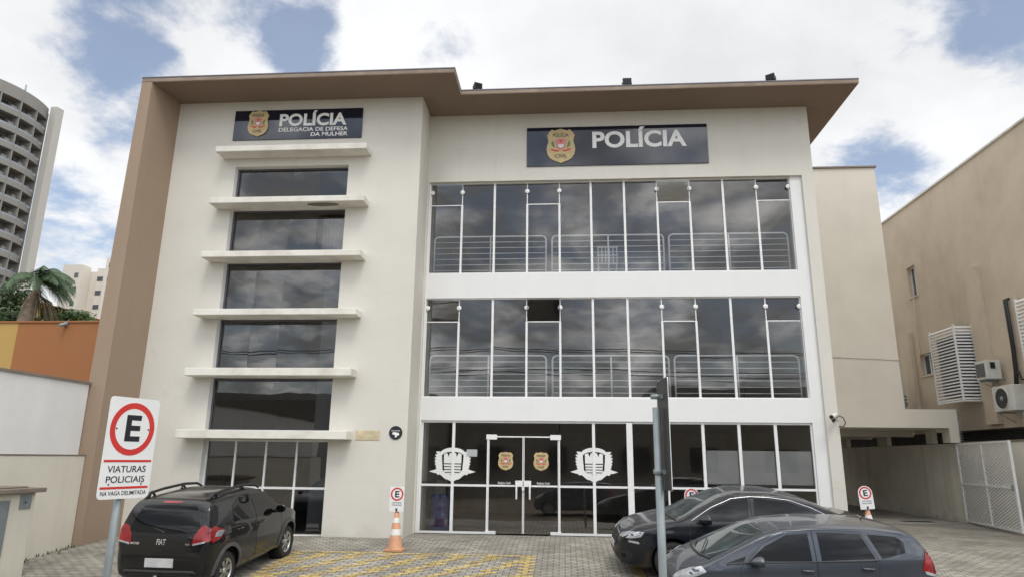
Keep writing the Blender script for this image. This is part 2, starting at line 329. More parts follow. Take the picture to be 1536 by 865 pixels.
# ------------------------------------------------------------------ ground
def sheet(name, xs, ys, zf, mat, kind='structure'):
    mb = MB(); nx, ny = len(xs), len(ys)
    mb.add([(x, y, zf(x, y)) for y in ys for x in xs], [(j * nx + i, j * nx + i + 1, (j + 1) * nx + i + 1, (j + 1) * nx + i) for j in range(ny - 1) for i in range(nx - 1)])
    return tag(mb.build(name, mat), kind=kind)
fx = [-400, -150, -60, -40, -35, -30, -25, -20, -15, -10.6, -8, -5.5, 0, 8, 14, 40, 150, 400]
sheet('ground', fx, [-400, -120, -60, -31, -30, -20, -10.6, -6, -3, -1.2, 3, 12, 40, 120, 400], lambda x, y: gz(x, y) - .05, MAT['earth'])
sheet('paved_forecourt', [-10.6, -8, -5.5, 0, 6, 12.2, 20], [-10.6, -8, -6, -4, -2.5, -1.2, 0, 2, 5.25], lambda x, y: gz(x, y), MAT['pavers'])
sheet('driveway', [6.4, 9, 12.3], [5.25, 12, 22], lambda x, y: .004, MAT['concrete'])
mb = MB(); mb.box(6.4, 12.2, 5.18, 5.32, -.05, .012); tag(mb.build('kerb', MAT['concrete'], bevel=.004), kind='structure')
sheet('road', [-200, -20, 20, 200], [-29, -20, -13.2], lambda x, y: -.8 - .1, MAT['asphalt'])
mb = MB(); mb.box(-60, 60, -13.2, -13.0, -1.2, gz(0, -12)); tag(mb.build('kerb', MAT['concrete'], bevel=.02), kind='structure')
sheet('pavement', [-60, -10.6, 20, 60], [-13.0, -12, -10.6], lambda x, y: gz(0, -12) + .003, MAT['concrete'])
mb = MB(); mb.box(10.3, 11.2, 5.75, 6.15, .006, .012); tag(mb.build('drain_cover', MAT['black']), 'dark rectangular drain grate set in the driveway under the overhanging wing', 'drain cover')
# painted bay: whole paving blocks picked out in yellow
mb = MB(); bw, rh = .22, .11
for row in range(-56, -22):
    yb = row * rh; yc = yb + rh / 2
    off = 0. if row % 2 else bw * .5
    for c in range(-60, 4):
        xa = c * bw - off; xc = xa + bw / 2
        if not (-5.45 < xc < -.55 and -5.6 < yc < -2.52): continue
        t = (xc - (yc + 2.62) * .585 + 2.78) / .67
        edge = yc > -2.66 or abs(xc + .67) < .1 or abs(xc + 5.36) < .1
        diag = (t - math.floor(t)) < .36
        if not (edge or (diag and xc > -5.3 and xc < -.72)): continue
        g = .008; q_ = [(xa + g, yb + g), (xa + bw - g, yb + g), (xa + bw - g, yb + rh - g), (xa + g, yb + rh - g)]
        mb.add([(x, y, gz(x, y) + .004) for x, y in q_], [(0, 1, 2, 3)])
for k in range(9):   # the stub of yellow by the dark saloon
    y0 = -5.2 + k * .22
    for j in range(2):
        yb = round(y0 / rh) * rh + j * rh; xa = 1.21
        mb.add([(x, y, gz(x, y) + .004) for x, y in [(xa, yb + .008), (xa + .2, yb + .008), (xa + .2, yb + rh - .008), (xa, yb + rh - .008)]], [(0, 1, 2, 3)])
tag(mb.build('parking_bay_marking', MAT['yellow']), kind='structure')

# ------------------------------------------------------------------ police building
B = thing('police_building', 'cream three storey police station with brown overhanging roof, stacked ledges and wide glazed front', 'building')
# left block wall
XL0, XL1, YL = -10.17, -3.6, -1.05
mb = MB(); wall_grid(mb, [XL0, -8.45, -5.45, XL1], [-.6, -.03, 8.98, 10.84], {(1, 1)}, YL, YL + .3)
mb.add([(XL1, YL + .3, -.6), (XL1, .1, -.6), (XL1, .1, 10.84), (XL1, YL + .3, 10.84)], [(0, 1, 2, 3)])
mb.build('wall', MAT['cream'], B)
# main block outer frame: parapet, right strip, left inner corner
mb = MB(); wall_grid(mb, [-3.6, -3.56, 6.16, 6.45], [-.3, 8.9, 10.84], {(1, 0)}, 0., .3); mb.build('wall', MAT['cream'], B)
# white field between the glazing
mb = MB(); wall_grid(mb, [-3.56, -3.52, 5.87, 6.16], [-.3, 0, 2.64, 3.2, 5.73, 6.38, 8.9], {(1, 1), (1, 3), (1, 5)}, .08, .32); mb.build('wall', MAT['white'], B)
# body of the building behind
mb = MB(); mb.box(-10.5, -10.2, -.75, 14, -.6, 10.84); mb.box(6.2, 6.44, .32, 14, -.3, 10.84); mb.box(-10.2, 6.2, 13.7, 14, -.6, 10.84); mb.build('wall', MAT['cream'], B)
# brown fin
mb = MB(); fa = [(-10.78, -2.15), (-10.3, -2.15), (-10.17, -1.05), (-10.17, -.74), (-10.78, -.74)]; fb = [(-10.57 if a < -10.5 else a, b) for a, b in fa]
mb.add([(a, b, -.8) for a, b in fa] + [(a, b, 10.84) for a, b in fb], [(4, 3, 2, 1, 0), (5, 6, 7, 8, 9)] + [(i, (i + 1) % 5, 5 + (i + 1) % 5, 5 + i) for i in range(5)]); mb.build('side_fin', MAT['brown'], B)
# roof with overhang
rp = [(-10.57, -2.15), (-2.6, -2.15), (-2.6, -1.1), (7.35, -1.1), (7.35, 14.3), (-10.57, 14.3)]
mb = MB(); mb.slab(rp, 10.84, 10.955); rf = mb.build('roof', MAT['roofbrown_shaded'], B, bevel=.008)
def grow(p, d): return [(p[0][0] - d, p[0][1] - d), (p[1][0] + d, p[1][1] - d), (p[2][0] + d, p[2][1] - d), (p[3][0] + d, p[3][1] - d), (p[4][0] + d, p[4][1] + d), (p[5][0] - d, p[5][1] + d)]
mb = MB(); mb.slab(grow(rp, .012), 10.957, 10.985); mb.build('flashing', MAT['flash'], rf)
mb = MB()
for (x0, y0), (x1, y1) in zip(rp[:4], rp[1:5]):   # stained fascia face, 3 mm proud
    d = Vector((x1 - x0, y1 - y0, 0)).normalized(); n = Vector((d.y, -d.x, 0)) * .004
    mb.add([(x0 + n.x, y0 + n.y, 10.86), (x1 + n.x, y1 + n.y, 10.86), (x1 + n.x, y1 + n.y, 10.95), (x0 + n.x, y0 + n.y, 10.95)], [(0, 1, 2, 3)])
mb.build('fascia', MAT['fascia'], rf)
# interior floors and walls
mb = MB()
for z0, z1 in ((2.64, 3.2), (5.73, 6.38), (8.95, 9.2)): mb.box(-3.55, 6.15, .33, 7, z0 + .01, z1 - .01)
mb.box(-10.2, 6.15, .33, 7, -.2, -.02)
mb.build('floor_slab', MAT['roomdark'], B)
mb = MB(); mb.box(-10.15, 6.15, 7, 7.2, -.1, 10.8); mb.box(-3.6, -3.45, .33, 7, 0, 10.8); mb.build('partition_wall', MAT['room'], B)
mb = MB(); mb.box(-10.15, -3.65, -.1, 6.9, -.12, -.03)
for z in (3.4, 6.6): mb.box(-10.15, -3.65, 1.0, 6.9, z - .2, z)
mb.build('stair_landing', MAT['roomdark'], B)
# ledges between the left windows
for z0, z1, x0, x1 in ((9.21, 9.36, -8.79, -4.87), (7.82, 7.97, -8.80, -4.85), (6.42, 6.57, -8.83, -4.85), (4.99, 5.14, -8.85, -4.86), (3.55, 3.73, -8.87, -4.88), (2.12, 2.31, -8.9, -4.89)):
    mb = MB(); mb.box(x0, x1, -1.5, YL - .0, z0, z1)
    if z0 < 9: mb.box(-8.449, -5.451, YL, -.75, z0 + .004, z1 - .004)
    mb.build('window_ledge', MAT['slat'], B, bevel=.012)
mb = MB(); mb.lathe([(.0, 0), (.30, 0), (.33, .006), (0, .006)], (0, 0, 0), 20)
mb.v = [(x * 1.25 - 5.95, y * .4 - 1.28, z + 7.812) for x, y, z in mb.v]; mb.build('peeled_patch', MAT['stone'], B)
# left windows
YG = -.86
for k, (z0, z1) in enumerate(((7.97, 8.98), (6.57, 7.82), (5.14, 6.42), (3.73, 4.99), (2.31, 3.55))):
    fr = MB()
    for x0, x1 in ((-8.445, -8.40), (-5.50, -5.455)): fr.box(x0, x1, YG - .02, YG + .03, z0 + .005, z1 - .005)
    fr.box(-8.40, -5.5, YG - .02, YG + .03, z0 + .005, z0 + .04); fr.box(-8.40, -5.5, YG - .02, YG + .03, z1 - .04, z1 - .005)
    w = fr.build('window', MAT['flash'], B)
    p = MB()
    for i in range(4):
        a = -8.4 + i * .725; t = random.uniform(-.004, .004)
        p.add([(a, YG + t, z0 + .04), (a + .722, YG - t, z0 + .04), (a + .722, YG - t + .003, z1 - .04), (a, YG + t + .003, z1 - .04)], [(0, 1, 2, 3)])
    p.build('pane', MAT['glassL'], w, fix=False)
    j = MB(); j.box(-8.45 + .002, -8.446, YL + .002, YG - .02, z0, z1)
fr = MB()
for x in (-8.42, -7.72, -6.98, -6.24, -5.48): fr.box(x - .022, x + .022, YG - .03, YG + .03, 0, 2.11)
fr.box(-8.4, -5.5, YG - .031, YG + .031, 1.0, 1.05); fr.box(-8.4, -5.5, YG - .031, YG + .031, -.03, .02); fr.box(-8.4, -5.5, YG - .031, YG + .031, 2.07, 2.115)
w = fr.build('window', MAT['alu'], B)
p = MB()
for i in range(4):
    a = (-8.42, -7.72, -6.98, -6.24, -5.48)
    for z0, z1 in ((.02, 1.0), (1.05, 2.07)):
        t = random.uniform(-.004, .004); p.add([(a[i], YG + t, z0), (a[i + 1], YG - t, z0), (a[i + 1], YG - t, z1), (a[i], YG + t, z1)], [(0, 1, 2, 3)])
p.build('pane', MAT['glassL'], w, fix=False)
mb = MB(); mb.box(-8.453, -8.446, YL + .003, -.755, 0, 8.975); mb.build('window_jamb', MAT['white'], B)
mb = MB(); mb.box(-6.35, -5.3, .4, .6, 0, 6.5); mb.build('stair_wall', MAT['towerpale'], B)
# curtain behind the second window from the top
mb = MB()
for i in range(14):
    x = -6.2 + i * .05; mb.box(x, x + .048, -.45 + .025 * (i % 2), -.43 + .025 * (i % 2), 6.6, 7.75)
mb.build('curtain', MAT['frost'], B)

# upper glazing, two storeys
YW = .16
XM = [-3.52, -2.67, -1.80, -.93, -.08, .75, 1.62, 2.47, 3.31, 4.17, 5.02, 5.87]
for zb, zt, zo in ((6.38, 8.9, 8.28), (3.2, 5.73, 5.12)):
    fr = MB()
    vents = (0, 3, 7, 10)
    for i, x in enumerate(XM):
        thin = any(i in (v, v + 1) for v in vents)
        if i in (0, 11): fr.box(x - .0 if i == 0 else x - .02, x + .02 if i == 0 else x, YW - .02, YW + .03, zb + .03, zt - .03); continue
        if thin:
            fr.box(x - .026, x + .026, YW - .03, YW + .03, zb + .03, zo); fr.box(x - .012, x + .012, YW - .015, YW + .02, zo + .0, zt - .03)
        else: fr.box(x - .028, x + .028, YW - .03, YW + .03, zb + .03, zt - .03)
    fr.box(XM[0], XM[-1], YW - .03, YW + .03, zb, zb + .03); fr.box(XM[0], XM[-1], YW - .035, YW + .03, zt - .03, zt)
    for v in vents: fr.box(XM[v] + .027, XM[v + 1] - .027, YW - .012, YW + .015, zo - .012, zo + .012)
    w = fr.build('window', MAT['alu'], B)
    p = MB()
    for i in range(11):
        segs = ((zb + .03, zo), (zo + .003, zt - .03)) if i in vents else ((zb + .03, zt - .03),)
        for k, (a, b) in enumerate(segs):
            t = random.uniform(-.006, .006); u = random.uniform(-.006, .006)
            if k == 1: u = random.choice((-.05, .0, .03, -.1))
            x0, x1 = XM[i] + .003, XM[i + 1] - .003
            p.add([(x0, YW + t, a), (x1, YW - t, a), (x1, YW - t + u, b), (x0, YW + t + u, b)], [(0, 1, 2, 3)])
    p.build('pane', MAT['glass'], w, fix=False)
    for v in vents:
        for x in (XM[v], XM[v + 1]):
            mb = MB(); xx = min(max(x, XM[0] + .035), XM[-1] - .035)
            mb.lathe([(0, -.05), (.05, -.05), (.062, -.04), (.062, -.02)], (xx, YW, zo + .36), 12, axis='y'); mb.build('latch', MAT['alu'], w)
    # railing behind the glass: three rounded tube panels
    zr0, zr1 = zb + .02, zb + 1.08
    yr = .36
    for x0, x1 in ((-3.42, -.44), (-.28, 2.62), (2.76, 5.78)):
        r = MB(); c = .1
        r.tube([(x0, yr, zr0), (x0, yr, zr1 - c), (x0 + .03, yr, zr1 - .03), (x0 + c, yr, zr1), (x1 - c, yr, zr1), (x1 - .03, yr, zr1 - .03), (x1, yr, zr1 - c), (x1, yr, zr0)], .024, 8)
        xm = (x0 + x1) / 2 + .02; r.tube([(xm, yr, zr0), (xm, yr, zr1)], .022, 8)
        for k in range(1, 7): r.tube([(x0, yr + .001, zr1 - k * .155), (x1, yr + .001, zr1 - k * .155)], .011, 6)
        r.build('railing', MAT['railing'], B)
# chair seen behind the upper glazing
ch = thing('office_chair', 'pale slatted chair behind the top floor glazing', 'chair', (1.2, .95, 6.4))
mb = MB(); mb.box(-.28, .28, -.05, .45, .42, .46); mb.build('seat', MAT['railing'], ch, local=True, bevel=.01)
mb = MB()
for i in range(6): mb.box(-.26 + i * .1, -.235 + i * .1, -.05, -.03, .47, .88)
mb.box(-.28, .28, -.06, -.02, .88, .92); mb.box(-.28, .28, -.058, -.022, .66, .69); mb.build('backrest', MAT['railing'], ch, local=True)
for sx in (-.26, .23):
    for sy in (-.05, .42):
        mb = MB(); mb.box(sx, sx + .03, sy, sy + .03, 0, .42); mb.build('leg', MAT['railing'], ch, local=True)

# ground floor glazing
fr = MB(); zt = 2.62
for x, w2, z0 in ((-3.5, .03, 0), (-2.71, .035, 0), (-1.86, .018, 0), (-.12, .018, 0), (.71, .035, 0)): fr.box(x - w2, x + w2, YW - .03, YW + .03, z0, zt if w2 > .02 else 2.26)
fr.box(1.5, 1.64, YW - .06, YW + .05, 0, zt)
for x, w2 in ((2.46, .02), (3.32, .035), (4.17, .035), (5.02, .035), (5.85, .02)): fr.box(x - w2, x + w2, YW - .03, YW + .03, 0, zt)
fr.box(-3.5, 1.5, YW - .029, YW + .029, zt - .03, zt + .02); fr.box(1.64, 5.85, YW - .029, YW + .029, zt - .03, zt + .02)
for a, b in ((-3.47, -1.88), (-.10, 1.5), (1.64, 5.83)):
    fr.box(a, b, YW - .028, YW + .028, 1.08, 1.13); fr.box(a, b, YW - .028, YW + .028, 0, .05)
fr.box(-1.86, -.12, YW - .012, YW + .012, 2.245, 2.275)
w = fr.build('entrance_glazing', MAT['alu'], B)
p = MB()
for a, b in ((-3.47, -2.745), (-2.675, -1.878), (-.102, .675), (.745, 1.5), (1.64, 2.44), (2.48, 3.285), (3.355, 4.135), (4.205, 4.985), (5.055, 5.83)):
    for z0, z1 in ((.05, 1.08), (1.13, zt - .03)):
        t = random.uniform(-.003, .003); p.add([(a, YW + t, z0), (b, YW - t, z0), (b, YW - t, z1), (a, YW + t, z1)], [(0, 1, 2, 3)])
p.add([(-1.86, YW, 2.28), (-.12, YW, 2.28), (-.12, YW, zt - .03), (-1.86, YW, zt - .03)], [(0, 1, 2, 3)])
p.build('pane', MAT['doorglass'], w, fix=False)
# dark band of film above the transom
for xa_, xb_ in ((-3.46, -1.885), (-.095, 1.49), (1.65, 5.82)):
    mb = MB(); mb.box(xa_, xb_, YW + .012, YW + .016, 1.131, 1.2); mb.build('film_band', MAT['signink'], w)
# frosted film on the panes at the right
mb = MB()
for a, b in ((3.38, 4.12), (4.22, 4.97), (5.07, 5.81)): mb.box(a, b, YW + .03, YW + .034, 1.21, 1.98)
mb.build('frosted_film', MAT['frost'], w)
# white crest decals
def crest(cx, cz, parent, y=YW - .010):
    mb = MB(); e = .003
    P = lambda pts, dy=0.: mb.plate([(cx + a, cz + b) for a, b in pts], y + dy, y + dy + e)
    for s in (-1, 1):
        # ribbon half with a forked tail
        P([(0, -.37), (s * .05, -.37), (s * .10, -.34), (s * .16, -.33), (s * .30, -.22), (s * .37, -.23), (s * .385, -.19), (s * .43, -.19), (s * .57, -.15), (s * .42, -.105), (s * .38, -.075), (s * .26, -.09), (s * .15, -.20), (0, -.235)][::s])
        # laurel: solid spray with leaf tips along its outer edge
        out = [(.30, -.12)]
        for k in range(6):
            z = -.10 + k * .072; r = .36 + .05 * math.sin((k + .6) / 6.2 * PI)
            out += [(r, z), (r + .045, z + .062)]
        P([(s * a, b) for a, b in [(.245, -.10)] + out + [(.33, .325), (.27, .30), (.262, .12), (.25, .0)]][::s], .001)
    # arched banner
    o = [(.31 * math.cos(a), .27 + .15 * math.sin(a)) for a in [PI * i / 14 for i in range(15)]]
    i_ = [(.25 * math.cos(a), .245 + .075 * math.sin(a)) for a in [PI * i / 14 for i in range(15)]][::-1]
    P(o + i_, .0015)
    for s in (-1, 1):   # shield head
        P([(s * .012, .045), (s * .215, .045), (s * .215, .27), (s * .14, .285), (s * .10, .20), (s * .075, .29), (s * .012, .29)][::s], .0005)
    for k in range(3): P([(-.215 + k * .006, .02 - k * .066), (.215 - k * .006, .02 - k * .066), (.209 - k * .006, -.024 - k * .066), (-.209 + k * .006, -.024 - k * .066)][::-1], .0005)
    P([(-.17, -.178), (.17, -.178), (.12, -.215), (-.12, -.215)][::-1], .0007)
    mb.build('crest_decal', MAT['decal'], parent)
crest(-2.72, 1.57, w); crest(.71, 1.60, w)
mb = MB(); mb.box(-2.38, -2.12, YW - .012, YW - .009, 1.78, 1.95); mb.build('paper_notice', MAT['frost'], w)
def badge(cx, cz, hw, hh, y, parent, words=True, name='badge', depth=.03):
    half = [(0, 1.0), (.18, .97), (.42, .9), (.62, .97), (.8, .83), (.97, .62), (.9, .45), (.86, .28), (.95, .05), (1.0, -.2), (.93, -.48), (.74, -.72), (.45, -.86), (.16, -.93), (0, -1.0)]
    pts = [(cx + a * hw, cz + b * hh) for a, b in half] + [(cx - a * hw, cz + b * hh) for a, b in half[-2:0:-1]]
    mb = MB(); mb.plate(pts[::-1], y - depth, y)
    bd = mb.build(name, MAT['gold'], parent, bevel=min(.008, hw * .03))
    f = y - depth - .002
    E = lambda p_, m_, n_, dy=0.: MB().plate([(cx + a * hw, cz + b * hh) for a, b in p_], f - dy - .003, f - dy).build(n_, MAT[m_], bd)
    E([(-.38, .3), (-.3, -.12), (0, -.26), (.3, -.12), (.38, .3), (.2, .42), (-.2, .42)], 'pinkred', 'shield_motif')
    E([(-.2, .08), (-.17, -.06), (0, -.13), (.17, -.06), (.2, .08)], 'badgewhite', 'shield_motif', .004)
    E([(-.14, .34), (0, .16), (.14, .34)], 'red', 'shield_motif', .004)
    for s in (-1, 1):
        E([(s * .42, -.12), (s * .62, .0), (s * .66, .2), (s * .56, .3), (s * .46, .12)][::s], 'green', 'branch_motif')
        E([(s * .12, -.25), (s * .5, -.2), (s * .72, -.12), (s * .66, -.24), (s * .3, -.34), (s * .12, -.32)][::s], 'red', 'ribbon_motif', .001)
    if words:
        text('POLÍCIA', cx - hw * .55, cx + hw * .55, cz + hh * .52, cz + hh * .78, f, .003, .01, 'badge_lettering', MAT['badgedark'], bd)
        text('CIVIL', cx - hw * .42, cx + hw * .42, cz - hh * .68, cz - hh * .48, f, .003, .01, 'badge_lettering', MAT['badgedark'], bd)
    return bd
# glass doors
for s, x0, x1 in ((-1, -1.84, -.995), (1, -.985, -.14)):
    fr = MB()
    fr.box(x0, x0 + .02, YW - .014, YW + .014, .02, 2.24); fr.box(x1 - .02, x1, YW - .014, YW + .014, .02, 2.24)
    fr.box(x0 + .02, x1 - .02, YW - .013, YW + .013, 1.085, 1.125)
    hx = x0 if s < 0 else x1
    for z0, z1 in ((2.19, 2.31), (.0, .07)):
        fr.box(hx - .06 if s < 0 else hx - .2, hx + .2 if s < 0 else hx + .06, YW - .04, YW + .04, z0, z1)
    d = fr.build('glass_door', MAT['alu'], B, bevel=.004)
    p = MB(); p.add([(x0 + .02, YW, .02), (x1 - .02, YW, .02), (x1 - .02, YW, 2.24), (x0 + .02, YW, 2.24)], [(0, 1, 2, 3)]); p.build('pane', MAT['doorglass'], d, fix=False)
    xh = -.99 + s * .16
    h = MB(); h.box(min(xh, -.99 + s * .012), max(xh + s * .03, -.99 + s * .012) if s > 0 else -.99 - .012, YW - .05, YW - .02, 1.09, 1.23) if s > 0 else h.box(xh - .03, -1.002, YW - .05, YW - .02, 1.09, 1.23)
    h.tube([(xh, YW - .07, .80), (xh, YW - .07, 1.15)], .022, 10); h.box(xh - .015, xh + .015, YW - .07, YW - .02, 1.12, 1.15)
    h.build('handle', MAT['alu'], d, bevel=.004)
    badge(-1.42 if s < 0 else -.56, 1.68, .185, .22, YW - .006, d, True, 'badge_decal', .004)
    text('Polícia Civil', (-1.6 if s < 0 else -.66), (-1.3 if s < 0 else -.36), 1.145, 1.2, YW - .018, .002, .01, 'door_lettering', MAT['decal'], d)
    mb = MB(); mb.box(x0 + .03, x1 - .03, YW + .008, YW + .011, 1.13, 1.21); mb.build('film_band', MAT['signink'], d)
mb = MB(); mb.box(-1.02, -.96, YW - .055, YW - .015, 1.0, 1.09); mb.build('door_lock', MAT['alu'], B, bevel=.006)
mb = MB(); mb.box(-3.6, 6.0, -.03, .3, -.25, .0); mb.build('doorstep', MAT['concrete'], B, bevel=.006)

# right wing over the driveway, with its beam
mb = MB(); mb.box(6.45, 10.55, 5.4, 10, 3.36, 11.42); mb.box(6.45, 12.06, 5.398, 10.0, 2.8, 3.36); mb.build('wing', MAT['wing'], B)
mb = MB(); mb.box(6.4, 10.6, 5.34, 10.05, 11.42, 11.47); mb.build('wing_coping', MAT['stone'], B)
mb = MB(); mb.box(6.45, 12.06, 10.0, 20.0, 2.9, 3.3)
mb.box(6.45, 12.06, 20, 20.3, -.1, 3.3)
for y in (8.2, 11.5, 15): mb.box(6.5, 12.06, y, y + .35, 2.62, 2.9)
mb.build('drive_ceiling', MAT['wing'], B)
for y0, y1 in ((5.4, 5.85), (6.7, 7.1), (9.9, 10.7), (13.6, 14.5)):
    mb = MB(); mb.box(11.78 if y0 < 6 else 11.9, 12.055, y0 + .003, y1, 2.36, 2.81); mb.build('support_post', MAT['wing'], B)
mb = MB(); pts = [(8.52, 5.385, 4.97), (8.9, 5.385, 4.955), (9.4, 5.385, 4.93), (9.9, 5.385, 4.915), (10.55, 5.385, 4.87)]
mb.tube(pts, .006, 5); mb.build('wall_crack', MAT['stone'], B)
mb = MB()
for k in range(14):
    z = 2.42 + k * .075; mb.tube([(12.07, 5.39, z), (12.16, 5.37, z + .02)], [.014, .003], 5)
mb.box(12.062, 12.075, 5.385, 5.41, 2.4, 3.45)
mb.build('spike_strip', MAT['galv'], B)
mb = MB(); mb.box(10.552, 10.575, 5.405, 5.435, 3.38, 4.25)
for k in range(9): mb.tube([(10.57, 5.42, 3.42 + k * .09), (10.65, 5.40, 3.44 + k * .09)], [.012, .003], 5)
mb.build('spike_strip', MAT['galv'], B)

# blue barrel just inside the glazing
mb = MB(); mb.lathe([(0, 0), (.25, 0), (.27, .05), (.27, .28), (.285, .3), (.27, .32), (.27, .55), (.285, .57), (.27, .6), (.26, .82), (.2, .88), (0, .88)], (-3.08, .75, .0), 24)
tag(mb.build('plastic_barrel', MAT['blue']), 'blue plastic barrel standing inside the ground floor glazing beside the corner', 'barrel')

# ------------------------------------------------------------------ signs on the facade
S = thing('police_sign', 'long black sign with gold badge and large POLÍCIA lettering above the glazed front', 'sign', (1.445, -.03, 9.28))
mb = MB(); mb.box(-.94, 3.83, -.035, -.003, 9.28, 10.40); mb.build('panel', MAT['signblack'], S, bevel=.004)
badge(-.03, 9.84, .385, .50, -.037, S)
text('POLÍCIA', .81, 3.28, 9.76, 10.36, -.037, .010, .03, 'lettering', MAT['letter'], S)
S = thing('police_sign', 'smaller black sign reading DELEGACIA DE DEFESA DA MULHER above the topmost ledge', 'sign', (-6.88, YL, 9.72))
mb = MB(); mb.box(-8.6, -5.16, YL - .035, YL - .003, 9.72, 10.56); mb.build('panel', MAT['signblack'], S, bevel=.004)
badge(-7.94, 10.17, .28, .375, YL - .037, S)
text('POLÍCIA', -7.37, -5.58, 10.08, 10.52, YL - .037, .010, .03, 'lettering', MAT['letter'], S)
text('DELEGACIA DE DEFESA', -7.37, -5.53, 9.925, 10.035, YL - .037, .012, .012, 'lettering', MAT['letter'], S)
text('DA MULHER', -6.5, -5.53, 9.78, 9.89, YL - .037, .012, .012, 'lettering', MAT['letter'], S)
mb = MB(); mb.box(-4.81, -4.24, YL - .012, YL - .002, 2.12, 2.34); tag(mb.build('wall_plaque', MAT['pink'], bevel=.003), 'faded beige rectangular plaque on the cream wall near the corner', 'plaque')
S = thing('round_wall_sign', 'small round black sign with white figures on the cream wall corner', 'sign', (-3.87, YL, 2.29))
mb = MB(); mb.lathe([(0, -.02), (.15, -.02), (.155, -.012), (.155, -.003)], (-3.87, YL, 2.29), 32, axis='y', smooth=False); mb.build('disc', MAT['signink'], S)
text('Área monitorada', -3.97, -3.77, 2.325, 2.36, YL - .021, .002, .012, 'lettering', MAT['letter'], S)
mb = MB()
mb.plate([(-3.95, 2.26), (-3.82, 2.22), (-3.78, 2.25), (-3.80, 2.29), (-3.93, 2.31)], YL - .024, YL - .021); mb.plate([(-3.88, 2.19), (-3.84, 2.19), (-3.84, 2.226), (-3.88, 2.238)], YL - .024, YL - .021); mb.build('camera_pictogram', MAT['letter'], S)

# floodlights on the roof edge
def floodlight(x, rz, label):
    f = thing('floodlight', label, 'floodlight', (x, -.92, 10.985), 'floodlights on the roof edge', rz)
    m = MB(); m.box(-.10, .10, -.06, .06, .09, .25); m.box(-.115, .115, -.08, -.055, .075, .265); m.build('lamp_housing', MAT['black'], f, local=True, bevel=.012)
    m = MB(); m.box(-.09, .09, -.086, -.081, .1, .24); m.build('lens', MAT['carglass'], f, local=True)
    m = MB(); m.tube([(-.12, 0, .17), (-.12, 0, .02), (.12, 0, .02), (.12, 0, .17)], .012, 6); m.tube([(0, 0, 0), (0, 0, .05)], .02, 8); m.build('bracket', MAT['black'], f, local=True)
floodlight(-2.2, .5, 'black floodlight on the roof edge beside the step in the roof')
floodlight(1.68, 0, 'black floodlight on the roof edge above the middle of the long sign')
floodlight(5.3, -.6, 'black floodlight on the roof edge nearest the right roof corner')
# cctv camera
S = thing('security_camera', 'white bullet security camera with looped cable on the right pillar', 'security camera', (6.42, -.02, 2.72))
mb = MB(); mb.tube([(6.36, -.18, 2.82), (6.14, -.42, 2.75)], .055, 12); mb.build('housing', MAT['acwhite'], S)
mb = MB(); mb.tube([(6.138, -.422, 2.749), (6.12, -.44, 2.745)], .045, 12); mb.tube([(6.22, -.30, 2.70), (6.25, -.2, 2.66)], [.05, .03], 8); mb.build('lens', MAT['black'], S)
mb = MB(); mb.tube([(6.34, -.2, 2.8), (6.42, -.02, 2.78)], .025, 8); mb.box(6.37, 6.46, -.02, .0, 2.7, 2.84); mb.build('bracket', MAT['acwhite'], S)
mb = MB(); mb.tube([(6.38, -.15, 2.80), (6.50, -.14, 2.76), (6.55, -.13, 2.64), (6.50, -.12, 2.55), (6.42, -.06, 2.56)], .012, 6); mb.build('cable', MAT['black'], S)

# ------------------------------------------------------------------ sign posts and cone signs
def rrect(w, h, r, n=5):
    o = []
    for cx, cz, a in ((w - r, h - r, 0), (-w + r, h - r, 90), (-w + r, -h + r, 180), (w - r, -h + r, 270)):
        for i in range(n + 1): t = R(a + 90 * i / n); o.append((cx + r * math.cos(t), cz + r * math.sin(t)))
    return o
def big_sign(x, y, rz, label, zc=1.8, front=True, ptop=None, off=.06):
    zg = gz(x, y)
    t = thing('parking_sign', label, 'sign post', (x, y, zg), None, rz)
    yo = 0
    m = MB(); m.tube([(0, yo, -.1), (0, yo, (ptop if ptop else zc + .46) - zg)], .037, 14); m.build('post', MAT['galv'], t, local=True)
    c = zc - zg
    m = MB(); m.plate([(a, c + b) for a, b in rrect(.30, .50, .045)], -off - .006, -off, 0); pl = m.build('sign_plate', MAT['signwhite'], t, local=True)
    m = MB(); m.plate([(a, c + b) for a, b in rrect(.299, .499, .045)], -off + .0005, -off + .003); m.build('plate_back', MAT['signback'], pl, local=True)
    for z in (-.34, .34):
        m = MB(); m.box(-.06, .06, -off + .003, .0 - .03, c + z - .02, c + z + .02); m.tube([(0, 0, c + z - .02), (0, 0, c + z + .02)], .05, 14); m.build('clamp', MAT['galv'], t, local=True)
    f = -off - .006
    m = MB(); ring(m, 0, c + .185, .205, .265, f - .002, f - .0004); m.build('red_ring', MAT['signred'], pl, local=True)
    text('E', -.085, .095, c + .06, c + .325, f, .002, .03, 'letter', MAT['signink'], pl, local=True)
    m = MB(); m.box(-.28, .28, f - .002, f - .0004, c - .145, c - .122); m.box(-.28, .28, f - .002, f - .0004, c - .405, c - .382); m.build('red_bar', MAT['signred'], pl, local=True)
    text('VIATURAS', -.225, .225, c - .245, c - .18, f, .002, .008, 'lettering', MAT['signink'], pl, local=True)
    text('POLICIAIS', -.225, .225, c - .345, c - .28, f, .002, .008, 'lettering', MAT['signink'], pl, local=True)
    text('NA VAGA DELIMITADA', -.265, .265, c - .465, c - .425, f, .002, .006, 'lettering', MAT['signink'], pl, local=True)
    m = MB()
    for a, b in ((-.19, .185), (.19, .185), (-.19, -.36), (.19, -.36)): m.lathe([(0, -.004), (.009, -.004), (.009, 0)], (a, f, c + b), 8, axis='y')
    m.build('bolt', MAT['signink'], pl, local=True)
    return t
big_sign(-4.49, -9.96, R(74), 'white parking sign reading VIATURAS POLICIAIS on a grey post before the small black hatchback', 1.81)
